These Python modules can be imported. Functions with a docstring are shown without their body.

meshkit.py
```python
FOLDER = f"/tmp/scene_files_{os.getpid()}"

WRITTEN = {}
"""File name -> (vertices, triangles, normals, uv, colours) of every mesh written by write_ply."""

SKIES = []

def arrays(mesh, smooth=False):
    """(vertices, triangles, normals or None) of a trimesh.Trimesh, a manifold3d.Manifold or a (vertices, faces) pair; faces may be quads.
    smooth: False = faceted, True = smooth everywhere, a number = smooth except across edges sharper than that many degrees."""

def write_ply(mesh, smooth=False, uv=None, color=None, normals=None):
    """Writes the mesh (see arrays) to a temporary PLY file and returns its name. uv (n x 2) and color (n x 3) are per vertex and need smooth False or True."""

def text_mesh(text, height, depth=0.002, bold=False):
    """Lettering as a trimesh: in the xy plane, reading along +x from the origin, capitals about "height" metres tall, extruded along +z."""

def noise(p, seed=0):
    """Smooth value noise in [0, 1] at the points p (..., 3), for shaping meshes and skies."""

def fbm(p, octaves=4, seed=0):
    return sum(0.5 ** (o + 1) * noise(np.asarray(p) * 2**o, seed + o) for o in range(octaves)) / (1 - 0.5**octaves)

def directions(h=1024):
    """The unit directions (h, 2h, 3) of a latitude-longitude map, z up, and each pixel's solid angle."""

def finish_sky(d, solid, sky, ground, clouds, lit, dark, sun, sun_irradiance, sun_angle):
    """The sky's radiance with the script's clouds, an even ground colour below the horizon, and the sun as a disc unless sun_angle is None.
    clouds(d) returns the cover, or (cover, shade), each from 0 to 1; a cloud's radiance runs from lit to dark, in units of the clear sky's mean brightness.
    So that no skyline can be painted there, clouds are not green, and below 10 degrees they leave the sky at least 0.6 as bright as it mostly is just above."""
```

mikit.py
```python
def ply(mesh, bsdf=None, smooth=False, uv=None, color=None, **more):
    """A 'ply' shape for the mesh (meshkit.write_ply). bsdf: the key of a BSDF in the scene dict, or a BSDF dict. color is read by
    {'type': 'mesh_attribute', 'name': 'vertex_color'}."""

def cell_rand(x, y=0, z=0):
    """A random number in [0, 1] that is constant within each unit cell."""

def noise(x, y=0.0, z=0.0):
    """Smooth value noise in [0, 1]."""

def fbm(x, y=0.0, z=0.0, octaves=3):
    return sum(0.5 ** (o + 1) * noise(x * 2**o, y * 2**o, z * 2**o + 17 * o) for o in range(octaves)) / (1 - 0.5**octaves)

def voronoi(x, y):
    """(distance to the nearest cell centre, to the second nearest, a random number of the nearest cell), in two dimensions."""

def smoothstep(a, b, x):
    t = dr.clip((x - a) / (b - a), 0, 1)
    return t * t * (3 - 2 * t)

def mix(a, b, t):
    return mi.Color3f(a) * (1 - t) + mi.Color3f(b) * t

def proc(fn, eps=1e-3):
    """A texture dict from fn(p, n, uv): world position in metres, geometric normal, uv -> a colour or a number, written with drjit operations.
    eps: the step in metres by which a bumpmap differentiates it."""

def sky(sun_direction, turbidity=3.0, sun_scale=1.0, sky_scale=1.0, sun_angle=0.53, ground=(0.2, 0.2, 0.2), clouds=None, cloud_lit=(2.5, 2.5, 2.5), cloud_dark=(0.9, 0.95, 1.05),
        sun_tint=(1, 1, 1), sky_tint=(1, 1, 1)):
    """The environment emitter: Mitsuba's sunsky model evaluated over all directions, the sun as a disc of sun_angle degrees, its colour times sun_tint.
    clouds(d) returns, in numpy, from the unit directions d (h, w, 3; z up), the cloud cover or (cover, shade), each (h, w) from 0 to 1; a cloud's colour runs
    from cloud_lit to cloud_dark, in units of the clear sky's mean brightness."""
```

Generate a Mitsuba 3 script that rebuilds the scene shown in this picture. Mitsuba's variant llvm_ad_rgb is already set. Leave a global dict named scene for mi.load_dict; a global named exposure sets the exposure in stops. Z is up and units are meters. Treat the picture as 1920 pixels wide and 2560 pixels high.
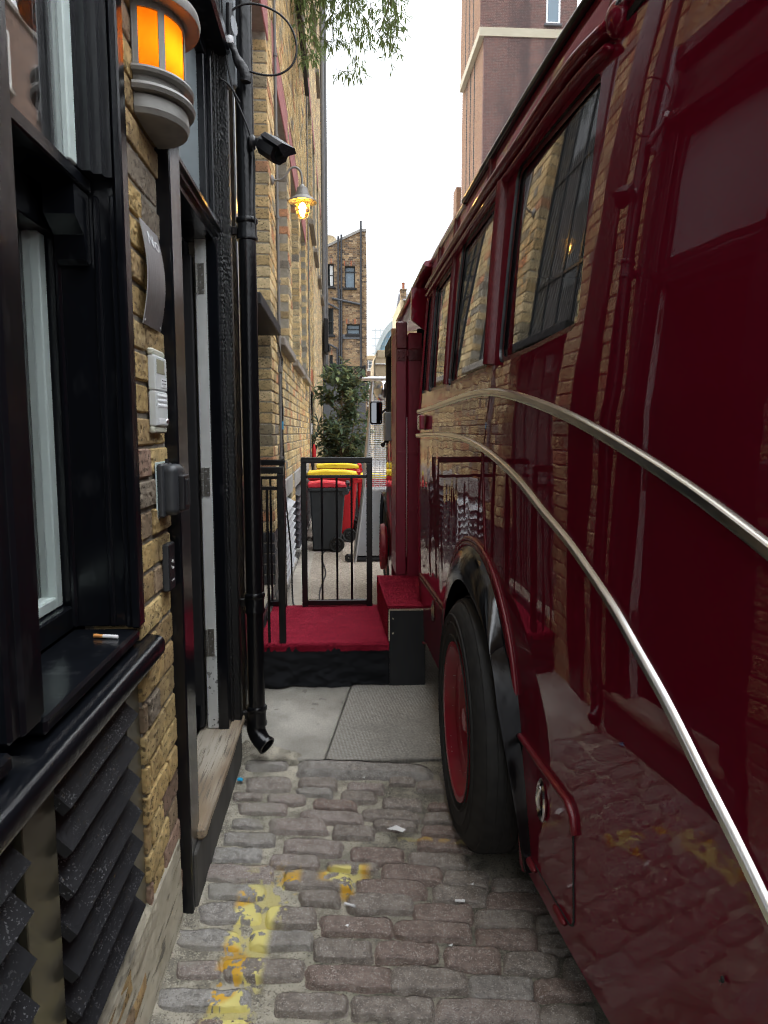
import math, random
import numpy as np, trimesh, shapely
from shapely.geometry import Polygon, box as sbox, LineString
from shapely import affinity
import manifold3d as m3
import mitsuba as mi, drjit as dr, mikit, meshkit
from mikit import noise, fbm, voronoi, cell_rand, smoothstep, mix

T = mi.ScalarTransform4f
scene, labels = {}, {}
rng = np.random.default_rng(7)
random.seed(7)

# ------------------------------------------------------------------ camera, sky, exposure
FW = [0.05942, 0.99199, -0.11142]
scene['camera'] = {'type': 'perspective', 'fov': 56.81, 'fov_axis': 'x', 'near_clip': 0.05, 'far_clip': 3000.0,
                   'to_world': T().look_at(origin=[0, 0, 1.45], target=[FW[0], FW[1], 1.45 + FW[2]], up=[0, 0, 1])}


def cloud(d):
    """A full overcast: brightest overhead, about a third of that at the horizon, with soft cloud shapes."""
    n = meshkit.fbm(d * np.array([3.0, 3.0, 7.0]), 5, 3)
    up = np.clip(d[..., 2], 0, 1)
    return np.ones(d.shape[:2]), np.clip(0.97 - 0.97 * up ** 1.6 + (n - 0.5) * 0.16, 0, 1)


scene['sky'] = mikit.sky([-0.35, 0.25, 0.9], turbidity=3, sun_scale=0.18, sun_angle=25, clouds=cloud, cloud_lit=(5.3, 5.5, 5.75), cloud_dark=(0.50, 0.535, 0.575))
exposure = 3.4


# ------------------------------------------------------------------ bookkeeping
def uniq(key):
    if key not in scene and key not in labels:
        return key
    n = 1
    while f'{key}_{n:03d}' in scene or f'{key}_{n:03d}' in labels:
        n += 1
    return f'{key}_{n:03d}'


def thing(name, label, cat, group=None, kind=None):
    k = uniq(name)
    labels[k] = {'label': label, 'category': cat}
    if group:
        labels[k]['group'] = group
    if kind:
        labels[k]['kind'] = kind
    return k


def setting(name, label, cat):
    return thing(name, label, cat, kind='structure')


COUNT = {}


def part(parent, name, mesh, bsdf, smooth=False, label=None, stuff=False, **kw):
    base = f'{parent}__{name}'
    n = COUNT.get(base, 0)
    COUNT[base] = n + 1
    k = base if n == 0 else f'{base}_{n:03d}'
    scene[k] = mikit.ply(tm(mesh), bsdf, smooth, **kw)
    if label or stuff:
        labels[k] = {}
        if label:
            labels[k]['label'] = label
        if stuff:
            labels[k]['kind'] = 'stuff'
    return k


def single(key, mesh, bsdf, smooth=False, **kw):
    scene[key] = mikit.ply(tm(mesh), bsdf, smooth, **kw)
    return key


def tm(m):
    return m if isinstance(m, trimesh.Trimesh) else trimesh.Trimesh(np.asarray(m[0], float), np.asarray(m[1], int), process=False)


# ------------------------------------------------------------------ mesh helpers: meshes are (vertices, triangles)
def join(ms):
    vs, fs, n = [], [], 0
    for m in ms:
        v, f = (m.vertices, m.faces) if isinstance(m, trimesh.Trimesh) else m
        vs.append(np.asarray(v, float)); fs.append(np.asarray(f, int) + n); n += len(v)
    return np.vstack(vs), np.vstack(fs)


_s = np.array([[x, y, z] for x in (0, 1) for y in (0, 1) for z in (0, 1)], float)
_tv, _tk = [], []
for s in _s:
    for a in range(3):
        o = np.ones(3); o[a] = 0.0
        _tv.append(s); _tk.append(o)
_tv, _tk = np.array(_tv), np.array(_tk)
_hull = trimesh.convex.convex_hull(_tv + (0.5 - _tv) * 0.3 * _tk)
from scipy.spatial import cKDTree
_ix = cKDTree(_tv + (0.5 - _tv) * 0.3 * _tk).query(_hull.vertices)[1]
_CF = _ix[_hull.faces]


def cbox(x0, x1, y0, y1, z0, z1, c=0.004):
    """A box with chamfered edges, 44 triangles."""
    lo, hi = np.array([x0, y0, z0], float), np.array([x1, y1, z1], float)
    c = min(c, 0.45 * (hi - lo).min())
    v = lo + _tv * (hi - lo) + np.where(_tv > 0, -1, 1) * _tk * c
    return v, _CF


def box(x0, x1, y0, y1, z0, z1):
    v = np.array([[x0, y0, z0], [x1, y0, z0], [x1, y1, z0], [x0, y1, z0], [x0, y0, z1], [x1, y0, z1], [x1, y1, z1], [x0, y1, z1]], float)
    f = [[0, 2, 1], [0, 3, 2], [4, 5, 6], [4, 6, 7], [0, 1, 5], [0, 5, 4], [1, 2, 6], [1, 6, 5], [2, 3, 7], [2, 7, 6], [3, 0, 4], [3, 4, 7]]
    return v, np.array(f)


def tube(pts, r, n=10, flat=1.0, up=None, caps=True):
    p = np.asarray(pts, float)
    r = np.broadcast_to(np.asarray(r, float), (len(p),))
    t = np.gradient(p, axis=0); t /= np.linalg.norm(t, axis=1, keepdims=True) + 1e-12
    a = np.cross(t[0], up if up is not None else ([0, 0, 1] if abs(t[0][2]) < .9 else [1, 0, 0])); a /= np.linalg.norm(a)
    rings = []
    ang = np.arange(n) * 2 * np.pi / n
    for i in range(len(p)):
        a = a - t[i] * (a @ t[i]); a /= np.linalg.norm(a)
        b = np.cross(t[i], a)
        rings.append(p[i] + r[i] * (np.cos(ang)[:, None] * a + flat * np.sin(ang)[:, None] * b))
    v = np.vstack(rings); m = len(p)
    i, j = np.meshgrid(np.arange(m - 1), np.arange(n), indexing='ij')
    q = np.stack([i * n + j, i * n + (j + 1) % n, (i + 1) * n + (j + 1) % n, (i + 1) * n + j], -1).reshape(-1, 4)
    f = np.vstack([q[:, [0, 1, 2]], q[:, [0, 2, 3]]])
    if caps:
        v = np.vstack([v, p[0], p[-1]]); k = len(v)
        jj = np.arange(n)
        f = np.vstack([f, np.stack([(jj + 1) % n, jj, jj * 0 + k - 2], 1), np.stack([(m - 1) * n + jj, (m - 1) * n + (jj + 1) % n, jj * 0 + k - 1], 1)])
    return v, f


def spline(pts, n=8):
    p = np.asarray(pts, float)
    from scipy.interpolate import CubicSpline
    s = np.r_[0, np.cumsum(np.linalg.norm(np.diff(p, axis=0), axis=1))]
    return CubicSpline(s, p)(np.linspace(0, s[-1], n * (len(p) - 1) + 1))


def lathe(prof, o, axis, n=32, a0=0.0, a1=2 * np.pi, ref=None):
    """prof: [(radius, height along axis)]."""
    ax = np.asarray(axis, float); ax /= np.linalg.norm(ax)
    u = np.asarray(ref if ref is not None else ([1, 0, 0] if abs(ax[0]) < .9 else [0, 1, 0]), float)
    u = u - ax * (u @ ax); u /= np.linalg.norm(u); w = np.cross(ax, u)
    full = abs(a1 - a0 - 2 * np.pi) < 1e-6
    ang = np.linspace(a0, a1, n + 1)[:n if full else n + 1]
    k = len(ang); prof = np.asarray(prof, float)
    v = (np.asarray(o, float) + prof[:, 1][:, None, None] * ax + prof[:, 0][:, None, None] * (np.cos(ang)[None, :, None] * u + np.sin(ang)[None, :, None] * w)).reshape(-1, 3)
    m = len(prof); jn = k if full else k - 1
    i, j = np.meshgrid(np.arange(m - 1), np.arange(jn), indexing='ij')
    q = np.stack([i * k + j, i * k + (j + 1) % k, (i + 1) * k + (j + 1) % k, (i + 1) * k + j], -1).reshape(-1, 4)
    return v, np.vstack([q[:, [0, 1, 2]], q[:, [0, 2, 3]]])


def extr(poly, plane, a0, a1):
    """Extrude a shapely polygon given in (y,z), (x,z) or (x,y) between two values of the third axis."""
    ms = []
    for g in getattr(poly, 'geoms', [poly]):
        if g.is_empty or g.area < 1e-9:
            continue
        m = trimesh.creation.extrude_polygon(g, abs(a1 - a0), engine='earcut')
        v = np.array(m.vertices); lo = min(a0, a1)
        if plane == 'yz':
            v = np.stack([v[:, 2] + lo, v[:, 0], v[:, 1]], 1); f = m.faces
        elif plane == 'xz':
            v = np.stack([v[:, 0], v[:, 2] + lo, v[:, 1]], 1); f = m.faces[:, ::-1]
        else:
            v = v + [0, 0, lo]; f = m.faces
        ms.append((v, np.array(f)))
    return join(ms)


def bar(p, q, w, h, up=(0, 0, 1), c=0.002):
    """A chamfered square bar from p to q: w across, h along up."""
    p, q = np.asarray(p, float), np.asarray(q, float)
    t = q - p; L = np.linalg.norm(t); t /= L
    s = np.cross(t, up); s /= np.linalg.norm(s); u = np.cross(s, t)
    v, f = cbox(-w / 2, w / 2, 0, L, -h / 2, h / 2, c)
    return p + v[:, :1] * s + v[:, 1:2] * t + v[:, 2:] * u, f


def rough(m, amp, freq, seed=0):
    v, f = m
    d = np.stack([meshkit.fbm(np.asarray(v) * freq + 31.7 * k, 3, seed + k) - 0.5 for k in range(3)], 1)
    return v + 2 * amp * d, f


def sphere(o, r, sub=2, squash=(1, 1, 1)):
    m = trimesh.creation.icosphere(subdivisions=sub, radius=1)
    return np.array(m.vertices) * r * np.array(squash) + np.array(o), np.array(m.faces)


# ------------------------------------------------------------------ materials
def two(b):
    return {'type': 'twosided', 'bsdf': b}


def rgb(*c):
    return {'type': 'rgb', 'value': list(c)}


def mat(name, color, rough_=0.5, spec=0.5, metal=0.0, clear=0.0, cg=0.9, bump=None, bscale=1.0, **kw):
    b = {'type': 'principled', 'base_color': mikit.proc(color) if callable(color) else rgb(*color),
         'roughness': mikit.proc(rough_) if callable(rough_) else float(rough_), 'specular': float(spec), 'metallic': float(metal)}
    if clear:
        b['clearcoat'] = float(clear); b['clearcoat_gloss'] = float(cg)
    b.update(kw)
    if bump:
        b = {'type': 'bumpmap', 'arbitrary': mikit.proc(bump[0], eps=bump[1]), 'scale': float(bscale), 'bsdf': b}
    scene[name] = two(b)
    return name


def brick_tone(p, course, pitch, zoff=0.0, along='y'):
    a = p.y if along == 'y' else p.x
    row = dr.floor((p.z - zoff) / course + 0.001)
    u = (a + dr.select((row - 2 * dr.floor(row * 0.5)) > 0.5, 0.5 * pitch, 0.0)) / pitch
    cell = dr.floor(u); fr = u - cell
    half = dr.select(fr > 0.667, 1.0, 0.0)
    return row, cell, half, fr, (p.z - zoff) / course - row


def stock(course, pitch, zoff, pal, grime, lines=False, along='y', mortar=(0.3, 0.28, 0.23)):
    def fn(p, n, uv):
        row, cell, half, fr, fz = brick_tone(p, course, pitch, zoff, along)
        r = cell_rand(row, cell * 2 + half, 5)
        r2 = cell_rand(row, cell * 2 + half, 9)
        c = mi.Color3f(pal[0])
        for k, (t, col) in enumerate(pal[1:]):
            c = dr.select(r > t, mi.Color3f(col), c)
        m = fbm(p.x * 60 + 7, p.y * 60, p.z * 60, 4)
        c = c * (0.55 + 0.9 * m) * (0.82 + 0.36 * r2)
        big = fbm(p.x * 5, p.y * 5, p.z * 4, 3)
        c = mix(c, mi.Color3f(grime), smoothstep(0.5, 0.78, big) * 0.75)
        pit = smoothstep(0.60, 0.70, fbm(p.x * 95 + 3, p.y * 95, p.z * 95, 4))
        c = mix(c, mi.Color3f(0.05, 0.042, 0.03), pit * 0.7)
        if lines:
            jz = dr.minimum(fz, 1 - fz) * course
            jy = dr.minimum(dr.minimum(fr, 1 - fr), dr.abs(fr - 0.667)) * pitch
            c = mix(mi.Color3f(mortar) * (0.7 + 0.6 * m), c, smoothstep(0.003, 0.007, dr.minimum(jz, jy)))
        return c
    return fn


def gloss(name, color, alpha=0.0, ior=1.5, bump=None, bscale=1.0):
    """Paint under a clear glossy film."""
    b = {'type': 'roughplastic' if alpha else 'plastic', 'diffuse_reflectance': mikit.proc(color) if callable(color) else rgb(*color), 'int_ior': ior, 'nonlinear': True}
    if alpha:
        b['alpha'] = alpha
    if bump:
        b = {'type': 'bumpmap', 'arbitrary': mikit.proc(bump[0], eps=bump[1]), 'scale': float(bscale), 'bsdf': b}
    scene[name] = two(b)


PAL2 = [(0.54, 0.40, 0.20), (0.30, (0.49, 0.35, 0.17)), (0.48, (0.58, 0.45, 0.25)), (0.64, (0.45, 0.355, 0.20)), (0.76, (0.33, 0.275, 0.18)), (0.86, (0.47, 0.24, 0.13)), (0.93, (0.22, 0.195, 0.155))]
PAL1 = [(0.43, 0.30, 0.13), (0.28, (0.34, 0.235, 0.115)), (0.48, (0.46, 0.335, 0.155)), (0.68, (0.27, 0.195, 0.125)), (0.82, (0.28, 0.185, 0.135)), (0.93, (0.20, 0.165, 0.125))]
COURSE, PITCH = 0.0795, 0.3375
COURSE1, PITCH1 = 0.0785, 0.3375
mat('stock_brick', stock(COURSE, PITCH, 0.0, PAL2, (0.22, 0.17, 0.10)), 0.92, 0.25, bump=(lambda p, n, uv: fbm(p.x * 90, p.y * 90, p.z * 90, 4), 0.0015), bscale=0.008)
mat('stock_brick_wall', stock(COURSE, PITCH, 0.0, PAL2, (0.24, 0.20, 0.14), lines=True), 0.92, 0.25)
mat('pier_brick', stock(COURSE1, PITCH1, 0.0, PAL1, (0.17, 0.125, 0.08)), 0.9, 0.3, bump=(lambda p, n, uv: fbm(p.x * 70, p.y * 70, p.z * 70, 4), 0.0012), bscale=0.02)
mat('mortar', lambda p, n, uv: mix((0.21, 0.19, 0.145), (0.40, 0.365, 0.295), fbm(p.x * 30, p.y * 30, p.z * 30, 4)), 0.95, 0.2, bump=(lambda p, n, uv: fbm(p.x * 140, p.y * 140, p.z * 140, 3), 0.001), bscale=0.006)
mat('plinth_render', lambda p, n, uv: mix(mix((0.30, 0.27, 0.20), (0.56, 0.51, 0.40), fbm(p.x * 16, p.y * 16, p.z * 16, 4)), (0.12, 0.11, 0.095), smoothstep(0.55, 0.75, fbm(p.x * 40, p.y * 14, p.z * 50, 4)) * 0.8), 0.9, 0.25, bump=(lambda p, n, uv: fbm(p.x * 60, p.y * 60, p.z * 60, 4), 0.0015), bscale=0.02)
mat('pier_mortar', lambda p, n, uv: mix((0.13, 0.115, 0.092), (0.31, 0.28, 0.23), fbm(p.x * 34, p.y * 34, p.z * 34, 4)), 0.95, 0.2, bump=(lambda p, n, uv: fbm(p.x * 120, p.y * 120, p.z * 120, 3), 0.001), bscale=0.01)


def wear(base, edge, scale=9, lo=0.62, hi=0.8):
    return lambda p, n, uv: mix(mi.Color3f(base) * (0.75 + 0.5 * fbm(p.x * 14, p.y * 14, p.z * 3, 3)), mi.Color3f(edge), smoothstep(lo, hi, fbm(p.x * scale * 3, p.y * scale * 3, p.z * scale, 4)) * 0.6)


gloss('black_gloss', wear((0.013, 0.015, 0.020), (0.045, 0.047, 0.052)), 0.05, 1.5, bump=(lambda p, n, uv: fbm(p.x * 60, p.y * 45, p.z * 9, 3), 0.002), bscale=0.0006)
gloss('black_rough', (0.008, 0.009, 0.010), 0.08, 1.5, bump=(lambda p, n, uv: fbm(p.x * 150, p.y * 150, p.z * 110, 3), 0.001), bscale=0.009)
mat('black_satin', lambda p, n, uv: mix(mix((0.008, 0.009, 0.011), (0.017, 0.017, 0.019), fbm(p.x * 20, p.y * 20, p.z * 20, 3)), (0.13, 0.13, 0.135), smoothstep(0.62, 0.70, fbm(p.x * 260, p.y * 260, p.z * 260, 3)) * smoothstep(0.4, 0.65, fbm(p.x * 11, p.y * 11, p.z * 11, 3)) * 0.8), 0.5, 0.4)
gloss('black_iron', (0.014, 0.015, 0.018), 0.09, 1.5, bump=(lambda p, n, uv: fbm(p.x * 100, p.y * 100, p.z * 60, 3), 0.001), bscale=0.0010)
mat('dull_black', lambda p, n, uv: mix((0.012, 0.012, 0.013), (0.02, 0.02, 0.022), fbm(p.x * 25, p.y * 25, p.z * 25, 3)), 0.6, 0.35)
mat('white_paint', lambda p, n, uv: mix(mix((0.64, 0.66, 0.65), (0.55, 0.55, 0.52), fbm(p.x * 12, p.y * 12, p.z * 8, 3)), (0.03, 0.03, 0.03), smoothstep(0.60, 0.68, fbm(p.x * 60, p.y * 60, p.z * 40, 4)) * smoothstep(0.75, 0.25, p.z)), 0.35, 0.5)
mat('bead_paint', (0.48, 0.56, 0.53), 0.3, 0.5)
mat('lantern_grey', lambda p, n, uv: mix((0.17, 0.165, 0.15), (0.25, 0.24, 0.22), fbm(p.x * 40, p.y * 40, p.z * 40, 3)), 0.45, 0.5, metal=0.2)
mat('steel', lambda p, n, uv: mix((0.55, 0.55, 0.56), (0.68, 0.68, 0.69), fbm(p.x * 8, p.y * 8, p.z * 2, 3)), 0.32, 0.5, metal=0.95)
mat('brushed_plate', lambda p, n, uv: mix((0.42, 0.43, 0.45), (0.58, 0.60, 0.62), fbm(p.x * 300, p.y * 300, p.z * 6, 3)), 0.42, 0.5, metal=1.0)
mat('etched', (0.62, 0.63, 0.64), 0.6, 0.5)
mat('vent_plate', lambda p, n, uv: mix((0.10, 0.094, 0.066), (0.17, 0.16, 0.115), fbm(p.x * 9, p.y * 9, p.z * 9, 3)), 0.3, 0.5, metal=0.7)
mat('chrome', (0.75, 0.75, 0.76), 0.08, 0.5, metal=1.0)
mat('aluminium', lambda p, n, uv: mix((0.62, 0.62, 0.61), (0.74, 0.74, 0.73), fbm(p.x * 50, p.y * 12, p.z * 50, 3)), 0.24, 0.5, metal=1.0)
mat('hinge_metal', lambda p, n, uv: mix((0.16, 0.15, 0.13), (0.34, 0.33, 0.30), fbm(p.x * 120, p.y * 120, p.z * 120, 3)), 0.4, 0.5, metal=0.8)
mat('cream_plastic', lambda p, n, uv: mix((0.50, 0.53, 0.52), (0.58, 0.60, 0.58), fbm(p.x * 30, p.y * 30, p.z * 20, 3)), 0.4, 0.5)
mat('cream_base', (0.46, 0.46, 0.37), 0.45, 0.5)
mat('screen', (0.30, 0.30, 0.22), 0.12, 0.5)
mat('grey_plastic', (0.035, 0.038, 0.042), 0.38, 0.5)
mat('dark_plastic', (0.012, 0.012, 0.014), 0.35, 0.5)
mat('wood_sill', lambda p, n, uv: mix(mix((0.26, 0.195, 0.13), (0.44, 0.395, 0.32), smoothstep(0.25, 0.7, fbm(p.y * 3, p.x * 14, p.z * 5, 3))), (0.16, 0.14, 0.11), smoothstep(0.5, 0.75, fbm(p.x * 260, p.y * 9, p.z * 160, 3))), 0.8, 0.25, bump=(lambda p, n, uv: fbm(p.x * 260, p.y * 9, p.z * 200, 3), 0.001), bscale=0.004)
mat('grey_board', lambda p, n, uv: mix((0.035, 0.034, 0.032), (0.085, 0.082, 0.075), fbm(p.x * 40, p.y * 12, p.z * 3, 4)), 0.6, 0.35)
gloss('bus_red', lambda p, n, uv: mix((0.330, 0.014, 0.048), (0.360, 0.018, 0.056), fbm(p.x * 4, p.y * 4, p.z * 4, 3)), 0.0, 1.5,
    bump=(lambda p, n, uv: fbm(p.y * 9, p.z * 3.0, 0, 2) * smoothstep(2.1, 3.2, p.y) + 0.8 * noise(p.y * 3.2, p.z * 2.0, 4.0) + 0.10 * noise(p.y * 14, p.z * 9, 2.0), 0.01), bscale=0.0022)
gloss('bus_bead', lambda p, n, uv: mix((0.20, 0.010, 0.025), (0.30, 0.03, 0.04), fbm(p.x * 60, p.y * 60, p.z * 60, 3)), 0.12, 1.5)
mat('door_red', lambda p, n, uv: mix((0.22, 0.012, 0.036), (0.26, 0.018, 0.044), fbm(p.x * 50, p.y * 50, p.z * 9, 3)), 0.38, 0.5, clear=0.3, cg=0.8)
gloss('fender_black', (0.010, 0.010, 0.012), 0.03, 1.5, bump=(lambda p, n, uv: fbm(p.x * 14, p.y * 14, p.z * 9, 3), 0.004), bscale=0.0022)
mat('rubber', lambda p, n, uv: mix((0.014, 0.014, 0.014), (0.028, 0.027, 0.025), fbm(p.x * 30, p.y * 30, p.z * 30, 3)), 0.7, 0.3)
mat('wheel_red', lambda p, n, uv: mix(mix((0.24, 0.008, 0.020), (0.28, 0.012, 0.026), fbm(p.x * 9, p.y * 9, p.z * 9, 3)), (0.4, 0.3, 0.28), smoothstep(0.74, 0.78, fbm(p.x * 60, p.y * 60, p.z * 90, 4)) * 0.5), 0.35, 0.5, clear=0.5, cg=0.9)
mat('cabin_dark', (0.018, 0.016, 0.016), 0.8, 0.2)
mat('varnished_wood', lambda p, n, uv: mix((0.26, 0.12, 0.045), (0.36, 0.18, 0.07), fbm(p.x * 60, p.y * 60, p.z * 4, 3)), 0.35, 0.5)
mat('carpet', lambda p, n, uv: mix(mix((0.29, 0.014, 0.036), (0.43, 0.030, 0.062), smoothstep(0.25, 0.75, fbm(p.x * 9, p.y * 26, p.z * 9, 4))), (0.17, 0.007, 0.020), smoothstep(0.35, 0.75, noise(p.x * 300, p.y * 300, p.z * 300))), 0.95, 0.1, bump=(lambda p, n, uv: fbm(p.x * 220, p.y * 220, p.z * 220, 2), 0.001), bscale=0.010, sheen=0.5)
mat('black_cloth', lambda p, n, uv: mix((0.009, 0.010, 0.012), (0.015, 0.016, 0.019), fbm(p.x * 15, p.y * 15, p.z * 15, 3)), 0.85, 0.2, sheen=0.2)
mat('board_black', lambda p, n, uv: mix((0.014, 0.015, 0.017), (0.022, 0.023, 0.025), fbm(p.x * 30, p.y * 30, p.z * 6, 3)), 0.55, 0.35)
mat('raw_wood', lambda p, n, uv: mix((0.50, 0.42, 0.30), (0.62, 0.56, 0.45), fbm(p.x * 30, p.y * 30, p.z * 120, 3)), 0.7, 0.3)
mat('pink_lintel', lambda p, n, uv: mix((0.25, 0.085, 0.085), (0.36, 0.15, 0.14), fbm(p.x * 8, p.y * 3, p.z * 20, 4)), 0.6, 0.4)
mat('stone', lambda p, n, uv: mix((0.22, 0.21, 0.19), (0.36, 0.35, 0.33), fbm(p.x * 9, p.y * 9, p.z * 9, 4)), 0.8, 0.3)
mat('sill_stone', lambda p, n, uv: mix((0.14, 0.125, 0.11), (0.28, 0.25, 0.21), fbm(p.x * 12, p.y * 6, p.z * 12, 4)), 0.8, 0.3)
mat('grey_glazed', lambda p, n, uv: mix((0.030, 0.032, 0.037), (0.060, 0.063, 0.07), fbm(p.x * 20, p.y * 20, p.z * 20, 3)), 0.35, 0.5)
mat('vent_white', (0.40, 0.41, 0.42), 0.4, 0.5)
mat('steel_frame', (0.022, 0.025, 0.028), 0.4, 0.5)
mat('dark_room', (0.015, 0.015, 0.017), 0.9, 0.1)
mat('maroon_room', (0.09, 0.02, 0.025), 0.8, 0.2)
mat('orange_room', (0.55, 0.16, 0.07), 0.8, 0.2)
mat('grey_blue_board', lambda p, n, uv: mix((0.20, 0.225, 0.24), (0.30, 0.33, 0.345), fbm(p.x * 8, p.y * 30, p.z * 1.5, 3)), 0.5, 0.4)
mat('conduit_grey', (0.16, 0.155, 0.15), 0.5, 0.4)
mat('cable_black', (0.012, 0.012, 0.013), 0.45, 0.5)
mat('tape_blue', (0.02, 0.35, 0.62), 0.5, 0.4)
mat('white_plain', (0.70, 0.71, 0.72), 0.5, 0.4)
mat('curtain', (0.62, 0.64, 0.64), 0.8, 0.2)
mat('bin_grey', lambda p, n, uv: mix((0.030, 0.034, 0.038), (0.05, 0.054, 0.058), fbm(p.x * 10, p.y * 10, p.z * 5, 3)), 0.5, 0.4)
mat('bin_red', (0.45, 0.012, 0.018), 0.4, 0.5)
mat('lid_red', (0.60, 0.03, 0.05), 0.4, 0.5)
mat('lid_yellow', (0.72, 0.54, 0.03), 0.4, 0.5)
mat('paper', (0.75, 0.75, 0.74), 0.7, 0.3)
mat('cork', (0.62, 0.27, 0.08), 0.7, 0.3)
_tb = stock(0.078, 0.3375, 0.0, [(0.15, 0.072, 0.062), (0.4, (0.13, 0.064, 0.057)), (0.75, (0.17, 0.082, 0.068))], (0.09, 0.06, 0.056), lines=True, along='x', mortar=(0.25, 0.22, 0.205))
mat('tower_brick', lambda p, n, uv: mix(_tb(p, n, uv), (0.05, 0.04, 0.042), smoothstep(0.45, 0.75, fbm(p.x * 1.6, p.z * 0.22, 3.0, 4)) * 0.6), 0.85, 0.3)
mat('tower_side', stock(0.078, 0.3375, 0.0, [(0.24, 0.132, 0.08), (0.5, (0.28, 0.158, 0.092))], (0.22, 0.125, 0.08), lines=True, along='y', mortar=(0.27, 0.21, 0.17)), 0.85, 0.3)
mat('london_brick', stock(0.078, 0.3375, 0.0, [(0.30, 0.20, 0.11), (0.3, (0.22, 0.14, 0.08)), (0.55, (0.35, 0.25, 0.15)), (0.8, (0.12, 0.085, 0.06))], (0.14, 0.10, 0.07), lines=True, along='x', mortar=(0.24, 0.20, 0.15)), 0.9, 0.2)
mat('brown_brick', stock(0.078, 0.3375, 0.0, [(0.17, 0.10, 0.075), (0.5, (0.20, 0.125, 0.095))], (0.14, 0.10, 0.09), lines=True, along='y', mortar=(0.27, 0.24, 0.22)), 0.85, 0.3)
mat('concrete_band', lambda p, n, uv: mix((0.40, 0.36, 0.27), (0.50, 0.46, 0.36), fbm(p.x * 2, p.y * 2, p.z * 4, 4)), 0.8, 0.3)
mat('cream_stone', (0.55, 0.45, 0.30), 0.8, 0.3)
mat('slate', (0.12, 0.12, 0.13), 0.7, 0.3)
mat('terracotta', (0.35, 0.12, 0.06), 0.8, 0.3)
mat('dome_rib', (0.42, 0.47, 0.47), 0.5, 0.5)
mat('dome_glass', (0.30, 0.46, 0.56), 0.1, 0.5)
mat('grey_render', (0.13, 0.14, 0.155), 0.8, 0.3)
mat('bark', (0.16, 0.12, 0.08), 0.9, 0.2)
scene['glass'] = {'type': 'thindielectric', 'int_ior': 1.55}
scene['pane_dark'] = two({'type': 'principled', 'base_color': rgb(0.012, 0.016, 0.018), 'roughness': 0.03, 'specular': 0.7})
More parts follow.
